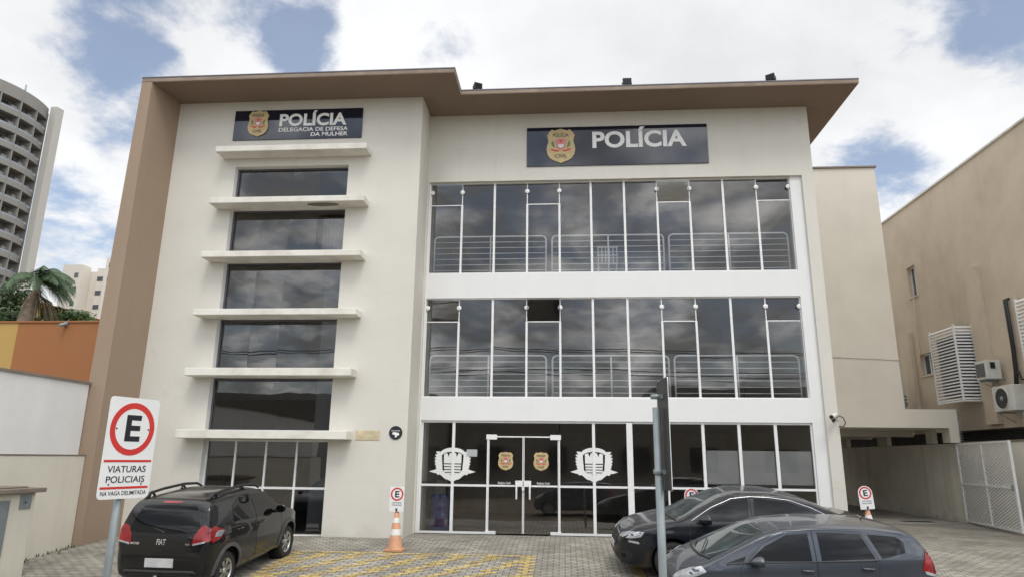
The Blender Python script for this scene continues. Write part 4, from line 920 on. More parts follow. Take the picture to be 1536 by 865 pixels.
# ------------------------------------------------------------------ cars
def pchip(pts):
    xs = [p[0] for p in pts]; ys = [p[1] for p in pts]; n = len(xs)
    h = [xs[i + 1] - xs[i] for i in range(n - 1)]; d = [(ys[i + 1] - ys[i]) / h[i] for i in range(n - 1)]
    m = [d[0]] + [0 if d[i - 1] * d[i] <= 0 else 2 * d[i - 1] * d[i] / (d[i - 1] + d[i]) for i in range(1, n - 1)] + [d[-1]]
    def f(x):
        x = min(max(x, xs[0]), xs[-1]); i = 0
        while i < n - 2 and x > xs[i + 1]: i += 1
        t = (x - xs[i]) / h[i]
        return (2 * t ** 3 - 3 * t * t + 1) * ys[i] + (t ** 3 - 2 * t * t + t) * h[i] * m[i] + (-2 * t ** 3 + 3 * t * t) * ys[i + 1] + (t ** 3 - t * t) * h[i] * m[i + 1]
    return f
class Car:
    def __init__(s, name, label, pos, heading, scale, sp, paint, group=None):
        s.sp = sp; s.paint = paint
        X, Y = pos; S = .085
        f = Vector((math.cos(heading), math.sin(heading), S * math.sin(heading))).normalized(); n = Vector((0, -S, 1)).normalized(); l = n.cross(f)
        s.t = thing(name, label, 'car', (X, Y, gz(X, Y)), group)
        s.t.rotation_mode = 'QUATERNION'; s.t.rotation_quaternion = Matrix((f, l, n)).transposed().to_quaternion(); s.t.scale = (scale,) * 3
        s.top, s.bot, s.plan = pchip(sp['top']), pchip(sp['bot']), pchip(sp['plan']); s.belt = pchip(sp['belt']); s.crown = pchip(sp['crown'])
        s.xa, s.xb = sp['top'][0][0], sp['top'][-1][0]
        s.body()
    def W(s, x, z):
        w = s.plan(x); sp = s.sp; b = s.belt(x)
        k = 1.
        if z < .58: k = 1 - .16 * max(0, (.58 - z) / .5) ** 1.6
        elif z > .58 and z <= b: k = 1 - .035 * ((z - .58) / max(.05, b - .58)) ** 1.6
        else: k = .965
        w *= k
        if z > b: w -= sp.get('tum', .34) * (z - b) + .10 * (z - b) ** 2
        # rounded bumper corners bulge, shoulder crease
        w += .012 * math.exp(-((z - sp.get('crease', .78)) / .05) ** 2)
        return max(w, .05)
    def body(s):
        sp = s.sp
        xs = set()
        n = 90
        for i in range(n + 1): xs.add(round(s.xa + (s.xb - s.xa) * i / n, 4))
        for e, sg in ((s.xa, 1), (s.xb, -1)):
            for d in (.004, .012, .025, .06, .08): xs.add(round(e + sg * d, 4))
        xs = sorted(xs); NS, NT = 16, 12
        rings = []
        for x in xs:
            zt, zb = s.top(x), s.bot(x); c = min(s.crown(x), (zt - zb) * .45); zs = zt - c
            half = [(0., zb), (s.W(x, zb + .03) * .6, zb)]
            cb = min(.06, (zs - zb) * .3)
            for i in range(NS + 1):
                z = zb + (zs - zb) * i / NS; w = s.W(x, z)
                if z < zb + cb: w -= cb * (1 - math.sqrt(max(0, 1 - (1 - (z - zb) / cb) ** 2))) * 1.0
                half.append((w, z))
            w0 = s.W(x, zs); ex = sp.get('sq', 2.6)
            for i in range(1, NT):
                a = PI / 2 * i / NT
                half.append((w0 * math.cos(a) ** (2 / ex), zs + c * math.sin(a) ** (2 / ex)))
            half.append((0., zt))
            ring_ = [(x, w, z) for w, z in half] + [(x, -w, z) for w, z in half[-2:0:-1]]
            rings.append(ring_)
        k = len(rings[0]); vs = [v for r in rings for v in r]
        fs = [(i * k + j, i * k + (j + 1) % k, (i + 1) * k + (j + 1) % k, (i + 1) * k + j) for i in range(len(rings) - 1) for j in range(k)]
        fs += [tuple(range(k)), tuple(range((len(rings) - 1) * k, len(rings) * k))[::-1]]
        m = MB(); m.add(vs, fs, 0, True)
        tmp = m.build('body', s.paint, s.t, local=True)
        # clean copy for projecting panels before the arches are cut
        bm = bmesh.new(); bm.from_mesh(tmp.data); s.bvh = BVHTree.FromBMesh(bm); bm.free()
        cut = MB(); r = sp['arch']
        for ax in sp['axles']:
            for sg in (-1, 1):
                y0, y1 = sorted((sg * (sp['hw'] - .27), sg * (sp['hw'] + .3)))
                cut.lathe([(0, y0), (r, y0), (r, y1), (0, y1)], (ax, 0, sp['wr'] + .02), 40, axis='y')
        co_ = cut.build('cutter', s.paint, None)
        co_.parent = s.t
        bo = tmp.modifiers.new('b', 'BOOLEAN'); bo.object = co_; bo.solver = 'EXACT'; bo.operation = 'DIFFERENCE'
        bpy.context.view_layer.update()
        me = bpy.data.meshes.new_from_object(tmp.evaluated_get(bpy.context.evaluated_depsgraph_get()))
        tmp.modifiers.clear(); tmp.data = me
        bpy.data.objects.remove(co_)
        for p in me.polygons: p.use_smooth = True
        me.set_sharp_from_angle(angle=R(38))
        # dark liners
        m = MB()
        for ax in sp['axles']:
            for sg in (-1, 1):
                y0, y1 = sg * (sp['hw'] - .265), sg * (sp['hw'] - .05)
                m.lathe([(0, y0), (r - .008, y0), (r - .008, y1)], (ax, 0, sp['wr'] + .02), 32, axis='y')
        m.build('wheel_liner', MAT['black'], s.t, local=True)
        for ax in sp['axles']:
            for sg in (-1, 1): s.wheel(ax, sg)
    def wheel(s, ax, sg):
        sp = s.sp; r = sp['wr']; w = .19; yo = sg * (sp['hw'] - .03)
        t = MB(); y = lambda d: yo - sg * d
        t.lathe([(r * .64, y(.02)), (r * .8, y(-.0)), (r * .95, y(.012)), (r, y(.04)), (r, y(w - .03)), (r * .94, y(w)), (r * .6, y(w))], (ax, 0, r), 36, axis='y')
        ty = t.build('wheel', MAT['rubber'], s.t, local=True)
        m = MB(); rr = r * .645
        m.lathe([(rr, y(.015)), (rr * .93, y(.03)), (rr * .9, y(.08)), (0, y(.085))], (ax, 0, r), 36, axis='y', mi=1)
        m.lathe([(rr * 1.0, y(.012)), (rr * .9, y(.02)), (rr * .9, y(.035))], (ax, 0, r), 36, axis='y')
        ns = sp.get('spokes', 7)
        for i in range(ns):
            a = 2 * PI * i / ns + .2
            for da, wd_ in ((-.1, .028), (.1, .028)):
                p0 = Vector((ax + rr * .2 * math.cos(a), 0, r + rr * .2 * math.sin(a))); p1 = Vector((ax + rr * .94 * math.cos(a + da), 0, r + rr * .94 * math.sin(a + da)))
                d = (p1 - p0).normalized(); nn = Vector((-d.z, 0, d.x)) * wd_ * .6
                q_ = [p0 - nn, p0 + nn, p1 + nn * 1.1, p1 - nn * 1.1]
                m.add([(v.x, y(.028), v.z) for v in q_] + [(v.x, y(.06), v.z) for v in q_], [(0, 1, 2, 3), (0, 1, 5, 4), (1, 2, 6, 5), (2, 3, 7, 6), (3, 0, 4, 7)])
        m.lathe([(0, y(.018)), (rr * .22, y(.02)), (rr * .27, y(.035)), (rr * .27, y(.06))], (ax, 0, r), 20, axis='y')
        m.build('rim', [MAT['rimsilver'], MAT['black']], ty, local=True)
    def project(s, poly, axis, off=.004, name='panel', mat=None, parent=None, step=.05, thick=.01, smooth=True, subtract=None):
        """panel cut to a 2D outline and laid on the body: axis '+y','-y' use (x,z); '+x','-x' use (y,z); '+z' uses (x,y)"""
        a = axis[1]; sg = 1 if axis[0] == '+' else -1
        bm = bmesh.new(); bm.faces.new([bm.verts.new((u, v, 0)) for u, v in poly])
        for ax in (0, 1):
            lo, hi = min(p[ax] for p in poly), max(p[ax] for p in poly); k = int((hi - lo) / step)
            for i in range(1, k + 1):
                c = [0, 0, 0]; c[ax] = lo + (hi - lo) * i / (k + 1); nn = [0, 0, 0]; nn[ax] = 1
                bmesh.ops.bisect_plane(bm, geom=bm.verts[:] + bm.edges[:] + bm.faces[:], plane_co=c, plane_no=nn)
        if thick:
            be = [e for e in bm.edges if e.is_boundary]
            ret = bmesh.ops.extrude_edge_only(bm, edges=be); low = {v for v in ret['geom'] if isinstance(v, bmesh.types.BMVert)}
        else: low = set()
        for v in bm.verts:
            u, w = v.co.x, v.co.y
            if a == 'y': o, d = Vector((u, sg * 3, w)), Vector((0, -sg, 0))
            elif a == 'x': o, d = Vector((sg * 4, u, w)), Vector((-sg, 0, 0))
            else: o, d = Vector((u, w, 3)), Vector((0, 0, -1))
            h = s.bvh.ray_cast(o, d)
            if h[0] is None: h = s.bvh.find_nearest(o + d * (3 - s.sp['hw'] * .8 if a == 'y' else 2.2))
            nrm = h[1] if h[1].dot(d) < 0 else -h[1]
            v.co = h[0] + nrm * (off - (thick + off if v in low else 0))
        bmesh.ops.recalc_face_normals(bm, faces=bm.faces)
        me = bpy.data.meshes.new(name); bm.to_mesh(me); bm.free(); me.materials.append(mat)
        for p in me.polygons: p.use_smooth = smooth
        me.set_sharp_from_angle(angle=R(45))
        o = bpy.data.objects.new(name, me); COL.objects.link(o); o.parent = parent if parent is not None else s.t
        return o
    def strip(s, pts, axis, w, off, name, mat, parent=None, closed=False):
        """narrow bead following a 2D polyline on the body"""
        a = axis[1]; sg = 1 if axis[0] == '+' else -1; P3 = []
        pts = list(pts) + ([pts[0]] if closed else [])
        for (u0, v0), (u1, v1) in zip(pts, pts[1:]):
            k = max(2, int(math.hypot(u1 - u0, v1 - v0) / .04))
            for i in range(k):
                u, v = u0 + (u1 - u0) * i / k, v0 + (v1 - v0) * i / k
                if a == 'y': o, d = Vector((u, sg * 3, v)), Vector((0, -sg, 0))
                elif a == 'x': o, d = Vector((sg * 4, u, v)), Vector((-sg, 0, 0))
                else: o, d = Vector((u, v, 3)), Vector((0, 0, -1))
                h = s.bvh.ray_cast(o, d)
                if h[0] is None: continue
                nrm = h[1] if h[1].dot(d) < 0 else -h[1]; P3.append(h[0] + nrm * off)
        m = MB(); m.tube(P3, w, 6)
        return m.build(name, mat, parent if parent is not None else s.t, local=True)
    def side_glass(s, polys, frame=None):
        for ax in ('+y', '-y'):
            for pl in polys: s.project(pl, ax, .004, 'side_window', MAT['carglass'])
    def doors(s, outlines, handles):
        for ax in ('+y', '-y'):
            sg = 1 if ax == '+y' else -1
            for ol, (hx, hz) in zip(outlines, handles):
                dd = s.strip(ol, ax, .0045, -.0005, 'door', MAT['black'], closed=True)
                h = MB(); yy = s.W(hx, hz)
                h.tube([(hx - .09, sg * (yy - .01), hz), (hx - .075, sg * (yy + .028), hz), (hx + .075, sg * (yy + .028), hz + .005), (hx + .09, sg * (yy - .01), hz + .005)], [.012, .016, .016, .012], 8)
                h.build('handle', s.paint, dd, local=True)
    def mirror(s, x, z, w=.2, h=.14):
        for sg in (-1, 1):
            y = s.W(x, z); m = MB(); n = 10
            prof = [(0., 0.), (.06, .55), (.12, .85), (.17, 1.), (.2, .95)]
            rings = []
            for dx, k in prof:
                rings.append([(x + .12 - dx * 1.0, sg * (y + .03 + w / 2 + .5 * w * max(k, .12) * math.cos(2 * PI * i / 14)), z + .04 + .5 * h * max(k, .12) * math.sin(2 * PI * i / 14)) for i in range(14)])
            vs = [v for r in rings for v in r]
            fs = [(i * 14 + j, i * 14 + (j + 1) % 14, (i + 1) * 14 + (j + 1) % 14, (i + 1) * 14 + j) for i in range(len(rings) - 1) for j in range(14)] + [tuple(range(14)), tuple(range(56, 70))[::-1]]
            m.add(vs, fs, 0, True); m.tube([(x, sg * (y - .06), z - .02), (x + .02, sg * (y + .06), z + .0)], [.045, .03], 8, 1)
            mo = m.build('wing_mirror', [s.paint, MAT['black']], s.t, local=True)
            g = MB(); r = rings[-1]; g.add([(px - .002, (py - sg * (y + .03 + w / 2)) * .88 + sg * (y + .03 + w / 2), (pz - z - .04) * .88 + z + .04) for px, py, pz in r], [tuple(range(14))]); g.build('mirror_glass', MAT['carglass'], mo, local=True)
def mirror_y(poly): return [(-a, b) for a, b in poly][::-1]
def sym(half): return half + [(-a, b) for a, b in half[::-1]]

# --- small black hatchback, seen from behind
sp = dict(top=[(-1.76, .62), (-1.745, .80), (-1.70, .98), (-1.63, 1.17), (-1.53, 1.385), (-1.40, 1.455), (-1.0, 1.49), (-.35, 1.50), (.10, 1.455), (.38, 1.36), (.92, 1.03), (1.15, .98), (1.55, .88), (1.74, .76), (1.81, .58), (1.83, .5)],
          bot=[(-1.76, .42), (-1.70, .30), (-1.4, .25), (0, .22), (1.4, .22), (1.75, .26), (1.83, .4)],
          plan=[(-1.76, .64), (-1.72, .72), (-1.6, .785), (-1.3, .815), (0, .825), (1.2, .815), (1.55, .76), (1.72, .66), (1.80, .52), (1.83, .42)],
          belt=[(-1.76, 1.0), (-1.2, 1.0), (0, .95), (1.0, .92), (1.83, .9)], crown=[(-1.76, .04), (-1.5, .06), (-1.2, .075), (.3, .075), (.95, .08), (1.6, .10), (1.83, .05)],
          axles=(1.15, -1.15), hw=.815, wr=.30, arch=.355, tum=.36, crease=.80, spokes=7, sq=3.0)
c = Car('parked_hatchback', 'small black hatchback with roof rails parked nose in, seen from behind', (-6.23, -4.196), 1.544, 1.0, sp, MAT['mobi'])
c.project(sym([(.0, 1.365), (.44, 1.35), (.47, 1.32), (.585, 1.03), (.56, .985), (.30, .965), (0, .96)]), '-x', .004, 'rear_window', MAT['carglass'])
c.project(sym([(.0, 1.418), (.16, 1.416), (.17, 1.395), (0, 1.392)]), '-x', .006, 'brake_light', MAT['lampred'])
for sg in (1, -1):
    f = (lambda p: p) if sg > 0 else mirror_y
    tl = c.project(f([(.50, .80), (.765, .86), (.79, 1.0), (.66, 1.09), (.60, 1.06), (.52, .94)]), '-x', .014, 'taillight', MAT['lampred'], thick=.025)
    ax = '+y' if sg > 0 else '-y'
    q_ = c.project([(-1.64, .82), (-1.42, .86), (-1.30, .965), (-1.36, .99), (-1.58, 1.06), (-1.66, .97)], ax, .013, 'side_lens', MAT['lampred'], tl, thick=.02)
    c.project([(-1.58, .90), (-1.42, .885), (-1.325, .962), (-1.44, .985), (-1.54, .965)], ax, .017, 'clear_lens', MAT['lampclear'], tl, thick=.01)
    c.project(f([(.52, .795), (.70, .835), (.71, .86), (.53, .825)]), '-x', .018, 'clear_lens', MAT['lampclear'], tl, thick=.01)
    # arch cladding
    for axl in (1.15, -1.15):
        n_ = 22; o_ = [(axl + .43 * math.cos(PI * i / n_), .31 + .43 * math.sin(PI * i / n_)) for i in range(n_ + 1)]; i_ = [(axl + .358 * math.cos(PI * i / n_), .32 + .358 * math.sin(PI * i / n_)) for i in range(n_ + 1)][::-1]
        m = MB(); pts = o_ + i_
        vs = []
        for lift in (.018, -.02):
            for u, v in pts: vs.append((u, sg * (c.W(u, v) + lift), v))
        k = n_ + 1; tot = 2 * k; fs = []
        for i in range(n_):
            a, b, d, e = i, i + 1, 2 * k - 2 - i, 2 * k - 1 - i
            fs += [(a, b, d, e), (a, b, tot + b, tot + a), (e, d, tot + d, tot + e)]
        m.add(vs, fs); m.build('wheel_arch_cladding', MAT['grayplastic'], c.t, local=True)
    m = MB(); m.tube([(-1.42, sg * .535, 1.43), (-1.30, sg * .545, 1.51), (-.9, sg * .55, 1.535), (-.3, sg * .555, 1.54), (.1, sg * .55, 1.505), (.30, sg * .54, 1.42)], [.02, .024, .024, .024, .022, .016], 8)
    for xx in (-1.25, -.35): m.tube([(xx - .08, sg * .54, 1.45), (xx, sg * .545, 1.525), (xx + .08, sg * .54, 1.46)], .02, 6)
    m.build('roof_rail', MAT['black'], c.t, local=True)
c.side_glass([[(-.98, 1.03), (-.27, .985), (-.30, 1.36), (-.72, 1.37), (-.92, 1.27)], [(-.19, .98), (.60, .965), (.62, 1.05), (.30, 1.29), (.12, 1.36), (-.21, 1.37)]])
c.doors([[(-.23, .34), (-.23, 1.40), (-.78, 1.41), (-1.05, 1.28), (-1.06, 1.02), (-.86, .62), (-.76, .36)], [(.78, .36), (.80, .95), (.36, 1.29), (.14, 1.40), (-.22, 1.41), (-.22, .34)]], [(-.84, .90), (-.05, .885)])
c.mirror(.58, .98, .2, .15)
c.project([(-1.735 + 0, 0)] and sym([(0, .92), (.62, .93), (.655, .82), (.60, .66), (0, .64)]), '-x', .006, 'tailgate', MAT['mobi'], thick=.012)
c.project(sym([(0, .60), (.23, .60), (.23, .47), (0, .47)]), '-x', .016, 'license_plate', MAT['plate'], thick=.01)
c.project(sym([(0, .425), (.56, .43), (.60, .40), (0, .395)]), '-x', .010, 'bumper_trim', MAT['grayplastic'])
c.project(sym([(0, .385), (.50, .385), (.56, .30), (0, .29)]), '-x', .008, 'bumper_trim', MAT['black'])
m = MB(); m.tube([(-1.76, .0, .33), (-1.83, .0, .34), (-1.84, .0, .37)], [.02, .02, .03], 8); m.build('tow_hitch', MAT['chrome'], c.t, local=True)
m = MB(); m.tube([(-1.70, .0, .985), (-1.715, .0, .96)], .02, 8); m.tube([(-1.70, 0, .98), (-1.665, .26, 1.06), (-1.65, .40, 1.07)], [.012, .01, .006], 6); m.build('wiper', MAT['black'], c.t, local=True)
def rear_text(body, y0, y1, z0, z1, mat, xoff=.012):
    def fn(px, py, pz):
        h = c.bvh.ray_cast(Vector((-4, -px, pz)), Vector((1, 0, 0))); return (h[0].x - xoff - (.004 if py < -.001 else 0), -px, pz)
    text(body, y0, y1, z0, z1, 0, .004, .02, 'badge_lettering', mat, c.t, fn, True)
rear_text('FIAT', -.075, .075, .80, .885, MAT['chrome'])
rear_text('MOBI', -.50, -.36, .80, .835, MAT['chrome']); rear_text('WAY', .40, .48, .80, .83, MAT['chrome'])
m = MB(); m.tube([(.15, .02, 1.46), (.02, .02, 1.68)], [.008, .003], 5); m.build('antenna', MAT['black'], c.t, local=True)
c.project([(.48, -.50), (.90, -.62), (.95, 0), (.90, .62), (.48, .50), (.42, 0)], '+z', .004, 'windshield', MAT['screen'])

# --- black saloon, nose to the left
sp = dict(top=[(-2.16, .62), (-2.14, .86), (-2.08, .98), (-1.95, 1.02), (-1.62, 1.06), (-1.25, 1.21), (-.85, 1.35), (-.35, 1.425), (.05, 1.425), (.40, 1.35), (.80, 1.18), (1.22, .985), (1.45, .945), (1.85, .86), (2.10, .74), (2.22, .60), (2.26, .48)],
          bot=[(-2.16, .40), (-2.08, .28), (-1.6, .2), (0, .18), (1.7, .18), (2.15, .2), (2.26, .33)],
          plan=[(-2.16, .62), (-2.1, .72), (-1.9, .80), (-1.4, .865), (0, .875), (1.3, .865), (1.75, .83), (2.0, .74), (2.15, .60), (2.23, .45), (2.26, .34)],
          belt=[(-2.16, .99), (-1.2, .98), (0, .95), (1.2, .90), (2.26, .8)], crown=[(-2.16, .05), (-1.9, .07), (-1.2, .07), (-.8, .075), (.3, .075), (1.2, .065), (1.8, .11), (2.26, .08)],
          axles=(1.33, -1.34), hw=.865, wr=.315, arch=.365, tum=.42, crease=.74, spokes=5, sq=2.7)
c = Car('parked_saloon', 'black saloon with chrome window trim parked broadside behind the blue grey hatchback', (3.18, -3.36), 3.168, 1.02, sp, MAT['civic'])
c.side_glass([[(.96, .965), (.05, .985), (.02, 1.33), (.28, 1.30), (.62, 1.17)], [(-.03, .99), (-.92, 1.02), (-1.22, 1.07), (-.95, 1.19), (-.62, 1.29), (-.08, 1.335)]])
for ax in ('+y', '-y'):
    c.strip([(1.02, .97), (.66, 1.185), (.30, 1.325), (0, 1.358), (-.3, 1.35), (-.66, 1.31), (-1.0, 1.20), (-1.28, 1.065)], ax, .0075, .005, 'window_trim', MAT['chrome'])
    c.project([(1.86, .70), (2.02, .70), (2.12, .64), (2.02, .60), (1.84, .62)], ax, .006, 'indicator', MAT['lampclear']) if False else None
c.doors([[(1.02, .32), (1.05, .90), (.66, 1.19), (.30, 1.34), (.0, 1.37), (.0, .30)], [(-.01, .30), (-.01, 1.37), (-.66, 1.32), (-1.0, 1.21), (-1.22, 1.05), (-1.05, .66), (-.86, .34)]], [(.16, .83), (-.86, .86)])
c.mirror(.80, .97, .2, .15)
c.project([(.42, -.52), (.86, -.60), (1.20, -.64), (1.26, 0), (1.20, .64), (.86, .60), (.42, .52), (.36, 0)], '+z', .004, 'windshield', MAT['screen'])
c.project([(-.98, -.50), (-1.55, -.60), (-1.58, 0), (-1.55, .60), (-.98, .50), (-.94, 0)], '+z', .004, 'rear_window', MAT['carglass'])
c.strip([(1.30, .72), (1.90, .60), (2.12, .45)], '+z', .004, -.001, 'bonnet_seam', MAT['black']); c.strip([(1.30, -.72), (1.90, -.60), (2.12, -.45)], '+z', .004, -.001, 'bonnet_seam', MAT['black'])
c.strip([(1.245, -.70), (1.30, -.35), (1.315, 0), (1.30, .35), (1.245, .70)], '+z', .018, .0, 'wiper_cowl', MAT['black'])
for sg in (1, -1):
    f = (lambda p: p) if sg > 0 else mirror_y
    hl = c.project(f([(.36, .645), (.58, .66), (.69, .72), (.72, .775), (.60, .76), (.42, .70)]), '+x', .006, 'headlight', MAT['lampclear'])
    c.project([(1.86, .70), (2.0, .665), (2.10, .66), (2.02, .74), (1.90, .78), (1.80, .78)], '+y' if sg > 0 else '-y', .006, 'side_lens', MAT['lampclear'], hl)
    c.project(f([(.50, .42), (.70, .46), (.72, .38), (.66, .30), (.50, .30)]), '+x', .005, 'fog_lamp_recess', MAT['black'])
    c.project(f([(.56, .39), (.63, .40), (.63, .34), (.56, .33)]), '+x', .009, 'fog_lamp', MAT['carglass'])
    tl = c.project(f([(.48, .80), (.70, .80), (.74, .93), (.46, .91)]), '-x', .006, 'taillight', MAT['lampred'])
    c.project([(1.885, .585), (2.06, .60), (2.05, .635), (1.90, .62)], '+y' if sg > 0 else '-y', .006, 'side_marker', MAT['lampclear'])
c.project(sym([(0, .67), (.33, .66), (.36, .60), (.30, .55), (0, .54)]), '+x', .004, 'grille', MAT['black'])
c.project(sym([(0, .40), (.42, .40), (.46, .28), (0, .26)]), '+x', .004, 'lower_intake', MAT['black'])
c.project(sym([(0, .51), (.20, .51), (.20, .42), (0, .42)]), '+x', .012, 'license_plate', MAT['plate'])
c.strip([(.0, .685), (.2, .682), (.34, .672)], '+x', .008, .004, 'grille_bar', MAT['chrome'])

# --- blue grey monovolume hatchback in front
sp = dict(top=[(-1.93, .62), (-1.91, .86), (-1.84, 1.08), (-1.74, 1.28), (-1.62, 1.42), (-1.45, 1.475), (-1.0, 1.515), (-.4, 1.53), (.1, 1.50), (.52, 1.42), (.95, 1.24), (1.42, 1.03), (1.60, .965), (1.80, .86), (1.94, .72), (1.99, .58), (2.0, .5)],
          bot=[(-1.93, .42), (-1.85, .3), (-1.4, .22), (0, .2), (1.5, .2), (1.9, .24), (2.0, .36)],
          plan=[(-1.93, .66), (-1.86, .74), (-1.7, .80), (-1.3, .84), (0, .848), (1.2, .84), (1.6, .79), (1.82, .68), (1.95, .50), (2.0, .38)],
          belt=[(-1.93, 1.06), (-1.2, 1.04), (0, .99), (1.2, .93), (2.0, .88)], crown=[(-1.93, .05), (-1.6, .07), (-1.2, .085), (.3, .085), (1.3, .07), (1.7, .11), (2.0, .06)],
          axles=(1.27, -1.23), hw=.838, wr=.30, arch=.35, tum=.36, crease=.84, spokes=6, sq=2.8)
c = Car('parked_hatchback', 'blue grey metallic hatchback with dark tinted windows, nearest the street', (3.216, -6.04), 3.177, .9, sp, MAT['fitp'])
c.side_glass([[(.88, 1.015), (-.06, 1.035), (-.06, 1.405), (.26, 1.375), (.60, 1.22)], [(1.20, .985), (.94, 1.005), (.90, 1.085)], [(-.20, 1.04), (-.99, 1.075), (-.83, 1.405), (-.20, 1.42)], [(-1.09, 1.075), (-1.44, 1.16), (-1.455, 1.30), (-1.34, 1.375), (-.94, 1.40)]])
c.project([(.56, -.54), (1.02, -.60), (1.38, -.645), (1.47, 0), (1.38, .645), (1.02, .60), (.56, .54), (.48, 0)], '+z', .004, 'windshield', MAT['screen'])
c.strip([(1.40, -.68), (1.48, -.35), (1.50, 0), (1.48, .35), (1.40, .68)], '+z', .02, .0, 'wiper_cowl', MAT['black'])
m = MB(); m.tube([(1.46, .30, 1.035), (1.30, -.10, 1.115), (1.22, -.30, 1.14)], .009, 5); m.tube([(1.44, -.25, 1.045), (1.34, -.50, 1.07)], .009, 5); m.build('wiper', MAT['black'], c.t, local=True)
c.doors([[(.96, .33), (1.0, .93), (.64, 1.25), (.27, 1.42), (-.12, 1.45), (-.12, .32)], [(-.13, .32), (-.13, 1.45), (-.84, 1.435), (-1.04, 1.05), (-1.0, .75), (-.84, .36)]], [(.02, .90), (-.86, .94)])
for ax in ('+y', '-y'):
    c.strip([(1.2, .965), (.88, .995), (0, 1.018), (-.8, 1.045), (-1.05, 1.055)], ax, .009, .004, 'window_seal', MAT['black'])
    c.strip([(.75, 1.27), (.30, 1.445), (-.3, 1.472), (-1.0, 1.46), (-1.5, 1.41)], ax, .006, .001, 'roof_drip_rail', MAT['grayplastic'])
c.mirror(.78, 1.0, .21, .15)
for sg in (1, -1):
    f = (lambda p: p) if sg > 0 else mirror_y
    tl = c.project(f([(.53, .86), (.74, .88), (.77, 1.04), (.70, 1.18), (.63, 1.17), (.56, 1.0)]), '-x', .012, 'taillight', MAT['lampred'], thick=.02)
    c.project([(-1.86, .86), (-1.66, .92), (-1.68, 1.02), (-1.76, 1.20), (-1.84, 1.16)], '+y' if sg > 0 else '-y', .010, 'side_lens', MAT['lampred'], tl)
    c.project([(-1.88, .82), (-1.70, .87), (-1.69, .915), (-1.87, .858)], '+y' if sg > 0 else '-y', .011, 'clear_lens', MAT['lampclear'], tl)
    hl = c.project(f([(.42, .70), (.60, .72), (.70, .86), (.66, .90), (.50, .80)]), '+x', .006, 'headlight', MAT['lampclear'])
    c.project([(1.50, .86), (1.80, .72), (1.88, .74), (1.72, .88), (1.56, .93)], '+y' if sg > 0 else '-y', .006, 'side_lens', MAT['lampclear'], hl)
    c.strip([(1.55, sg * .66), (1.75, sg * .58), (1.92, sg * .40)], '+z', .004, -.001, 'bonnet_seam', MAT['black'])
c.project(sym([(0, 1.36), (.50, 1.34), (.60, 1.10), (0, 1.06)]), '-x', .004, 'rear_window', MAT['carglass'])
c.project(sym([(0, .66), (.33, .65), (.36, .58), (0, .57)]), '+x', .004, 'grille', MAT['black'])
c.project([(-1.19, .72), (-1.30, .73), (-1.33, .84), (-1.22, .86), (-1.17, .80)], '+y', .003, 'fuel_flap', MAT['fitp'], thick=.004)
m = MB(); m.tube([(-1.15, .0, 1.50), (-1.3, .0, 1.66)], [.009, .003], 5); m.build('antenna', MAT['black'], c.t, local=True)


g_ = copy_tree(c.t); g_.location = (.5, -16.9, -.80); g_.rotation_quaternion = Matrix.Rotation(PI, 3, 'Z').to_quaternion(); g_.scale = (1, 1, 1)
g_['label'] = 'grey hatchback out on the street, mirrored faintly in the entrance doors'

# ------------------------------------------------------------------ world, sun, camera
wd = bpy.data.worlds.new('World'); scene.world = wd; wd.use_nodes = True
nt = wd.node_tree; nt.nodes.clear(); L = nt.links.new
SUN_EL, SUN_AZ = R(55), R(-70)      # azimuth measured from +X towards +Y
sd = Vector((math.cos(SUN_EL) * math.cos(SUN_AZ), math.cos(SUN_EL) * math.sin(SUN_AZ), math.sin(SUN_EL)))
out = N(nt, 'ShaderNodeOutputWorld'); bg = N(nt, 'ShaderNodeBackground'); L(bg.outputs[0], out.inputs[0])
bg.inputs[1].default_value = .15
sky = N(nt, 'ShaderNodeTexSky'); sky.sky_type = 'NISHITA'; sky.sun_disc = False
sky.sun_elevation = SUN_EL; sky.sun_rotation = math.atan2(sd.x, sd.y); sky.air_density = 1.0; sky.dust_density = 1.5; sky.ozone_density = 1.5
tc = N(nt, 'ShaderNodeTexCoord'); sx = N(nt, 'ShaderNodeSeparateXYZ'); L(tc.outputs['Generated'], sx.inputs[0])
def MTH(op, a, b=None, c=None, clamp=False):
    n = N(nt, 'ShaderNodeMath', operation=op, use_clamp=clamp)
    for i, v in enumerate((a, b, c)):
        if v is None: continue
        if isinstance(v, (int, float)): n.inputs[i].default_value = v
        else: L(v, n.inputs[i])
    return n.outputs[0]
zz = MTH('ADD', MTH('MAXIMUM', sx.outputs[2], 0.), .30)
cv = N(nt, 'ShaderNodeCombineXYZ'); L(MTH('DIVIDE', sx.outputs[0], zz), cv.inputs[0]); L(MTH('DIVIDE', sx.outputs[1], zz), cv.inputs[1])
def NOISE(scale, detail, rough, off, dist=0.):
    o_ = N(nt, 'ShaderNodeVectorMath', operation='ADD'); o_.inputs[1].default_value = off; L(cv.outputs[0], o_.inputs[0])
    n = N(nt, 'ShaderNodeTexNoise'); n.inputs['Scale'].default_value = scale; n.inputs['Detail'].default_value = detail; n.inputs['Roughness'].default_value = rough; n.inputs['Distortion'].default_value = dist
    L(o_.outputs[0], n.inputs['Vector']); return n.outputs[0]
nA = NOISE(1.7, 4, .5, (0, 0, 0)); nB = NOISE(6.5, 12, .62, (5.1, 2.2, 0), .15); nC = NOISE(2.4, 10, .55, (3.3, 1.7, 0), .1)
dens = MTH('ADD', MTH('MULTIPLY_ADD', nA, .55, -.005), MTH('MULTIPLY', nB, 1.1))     # mean about .65
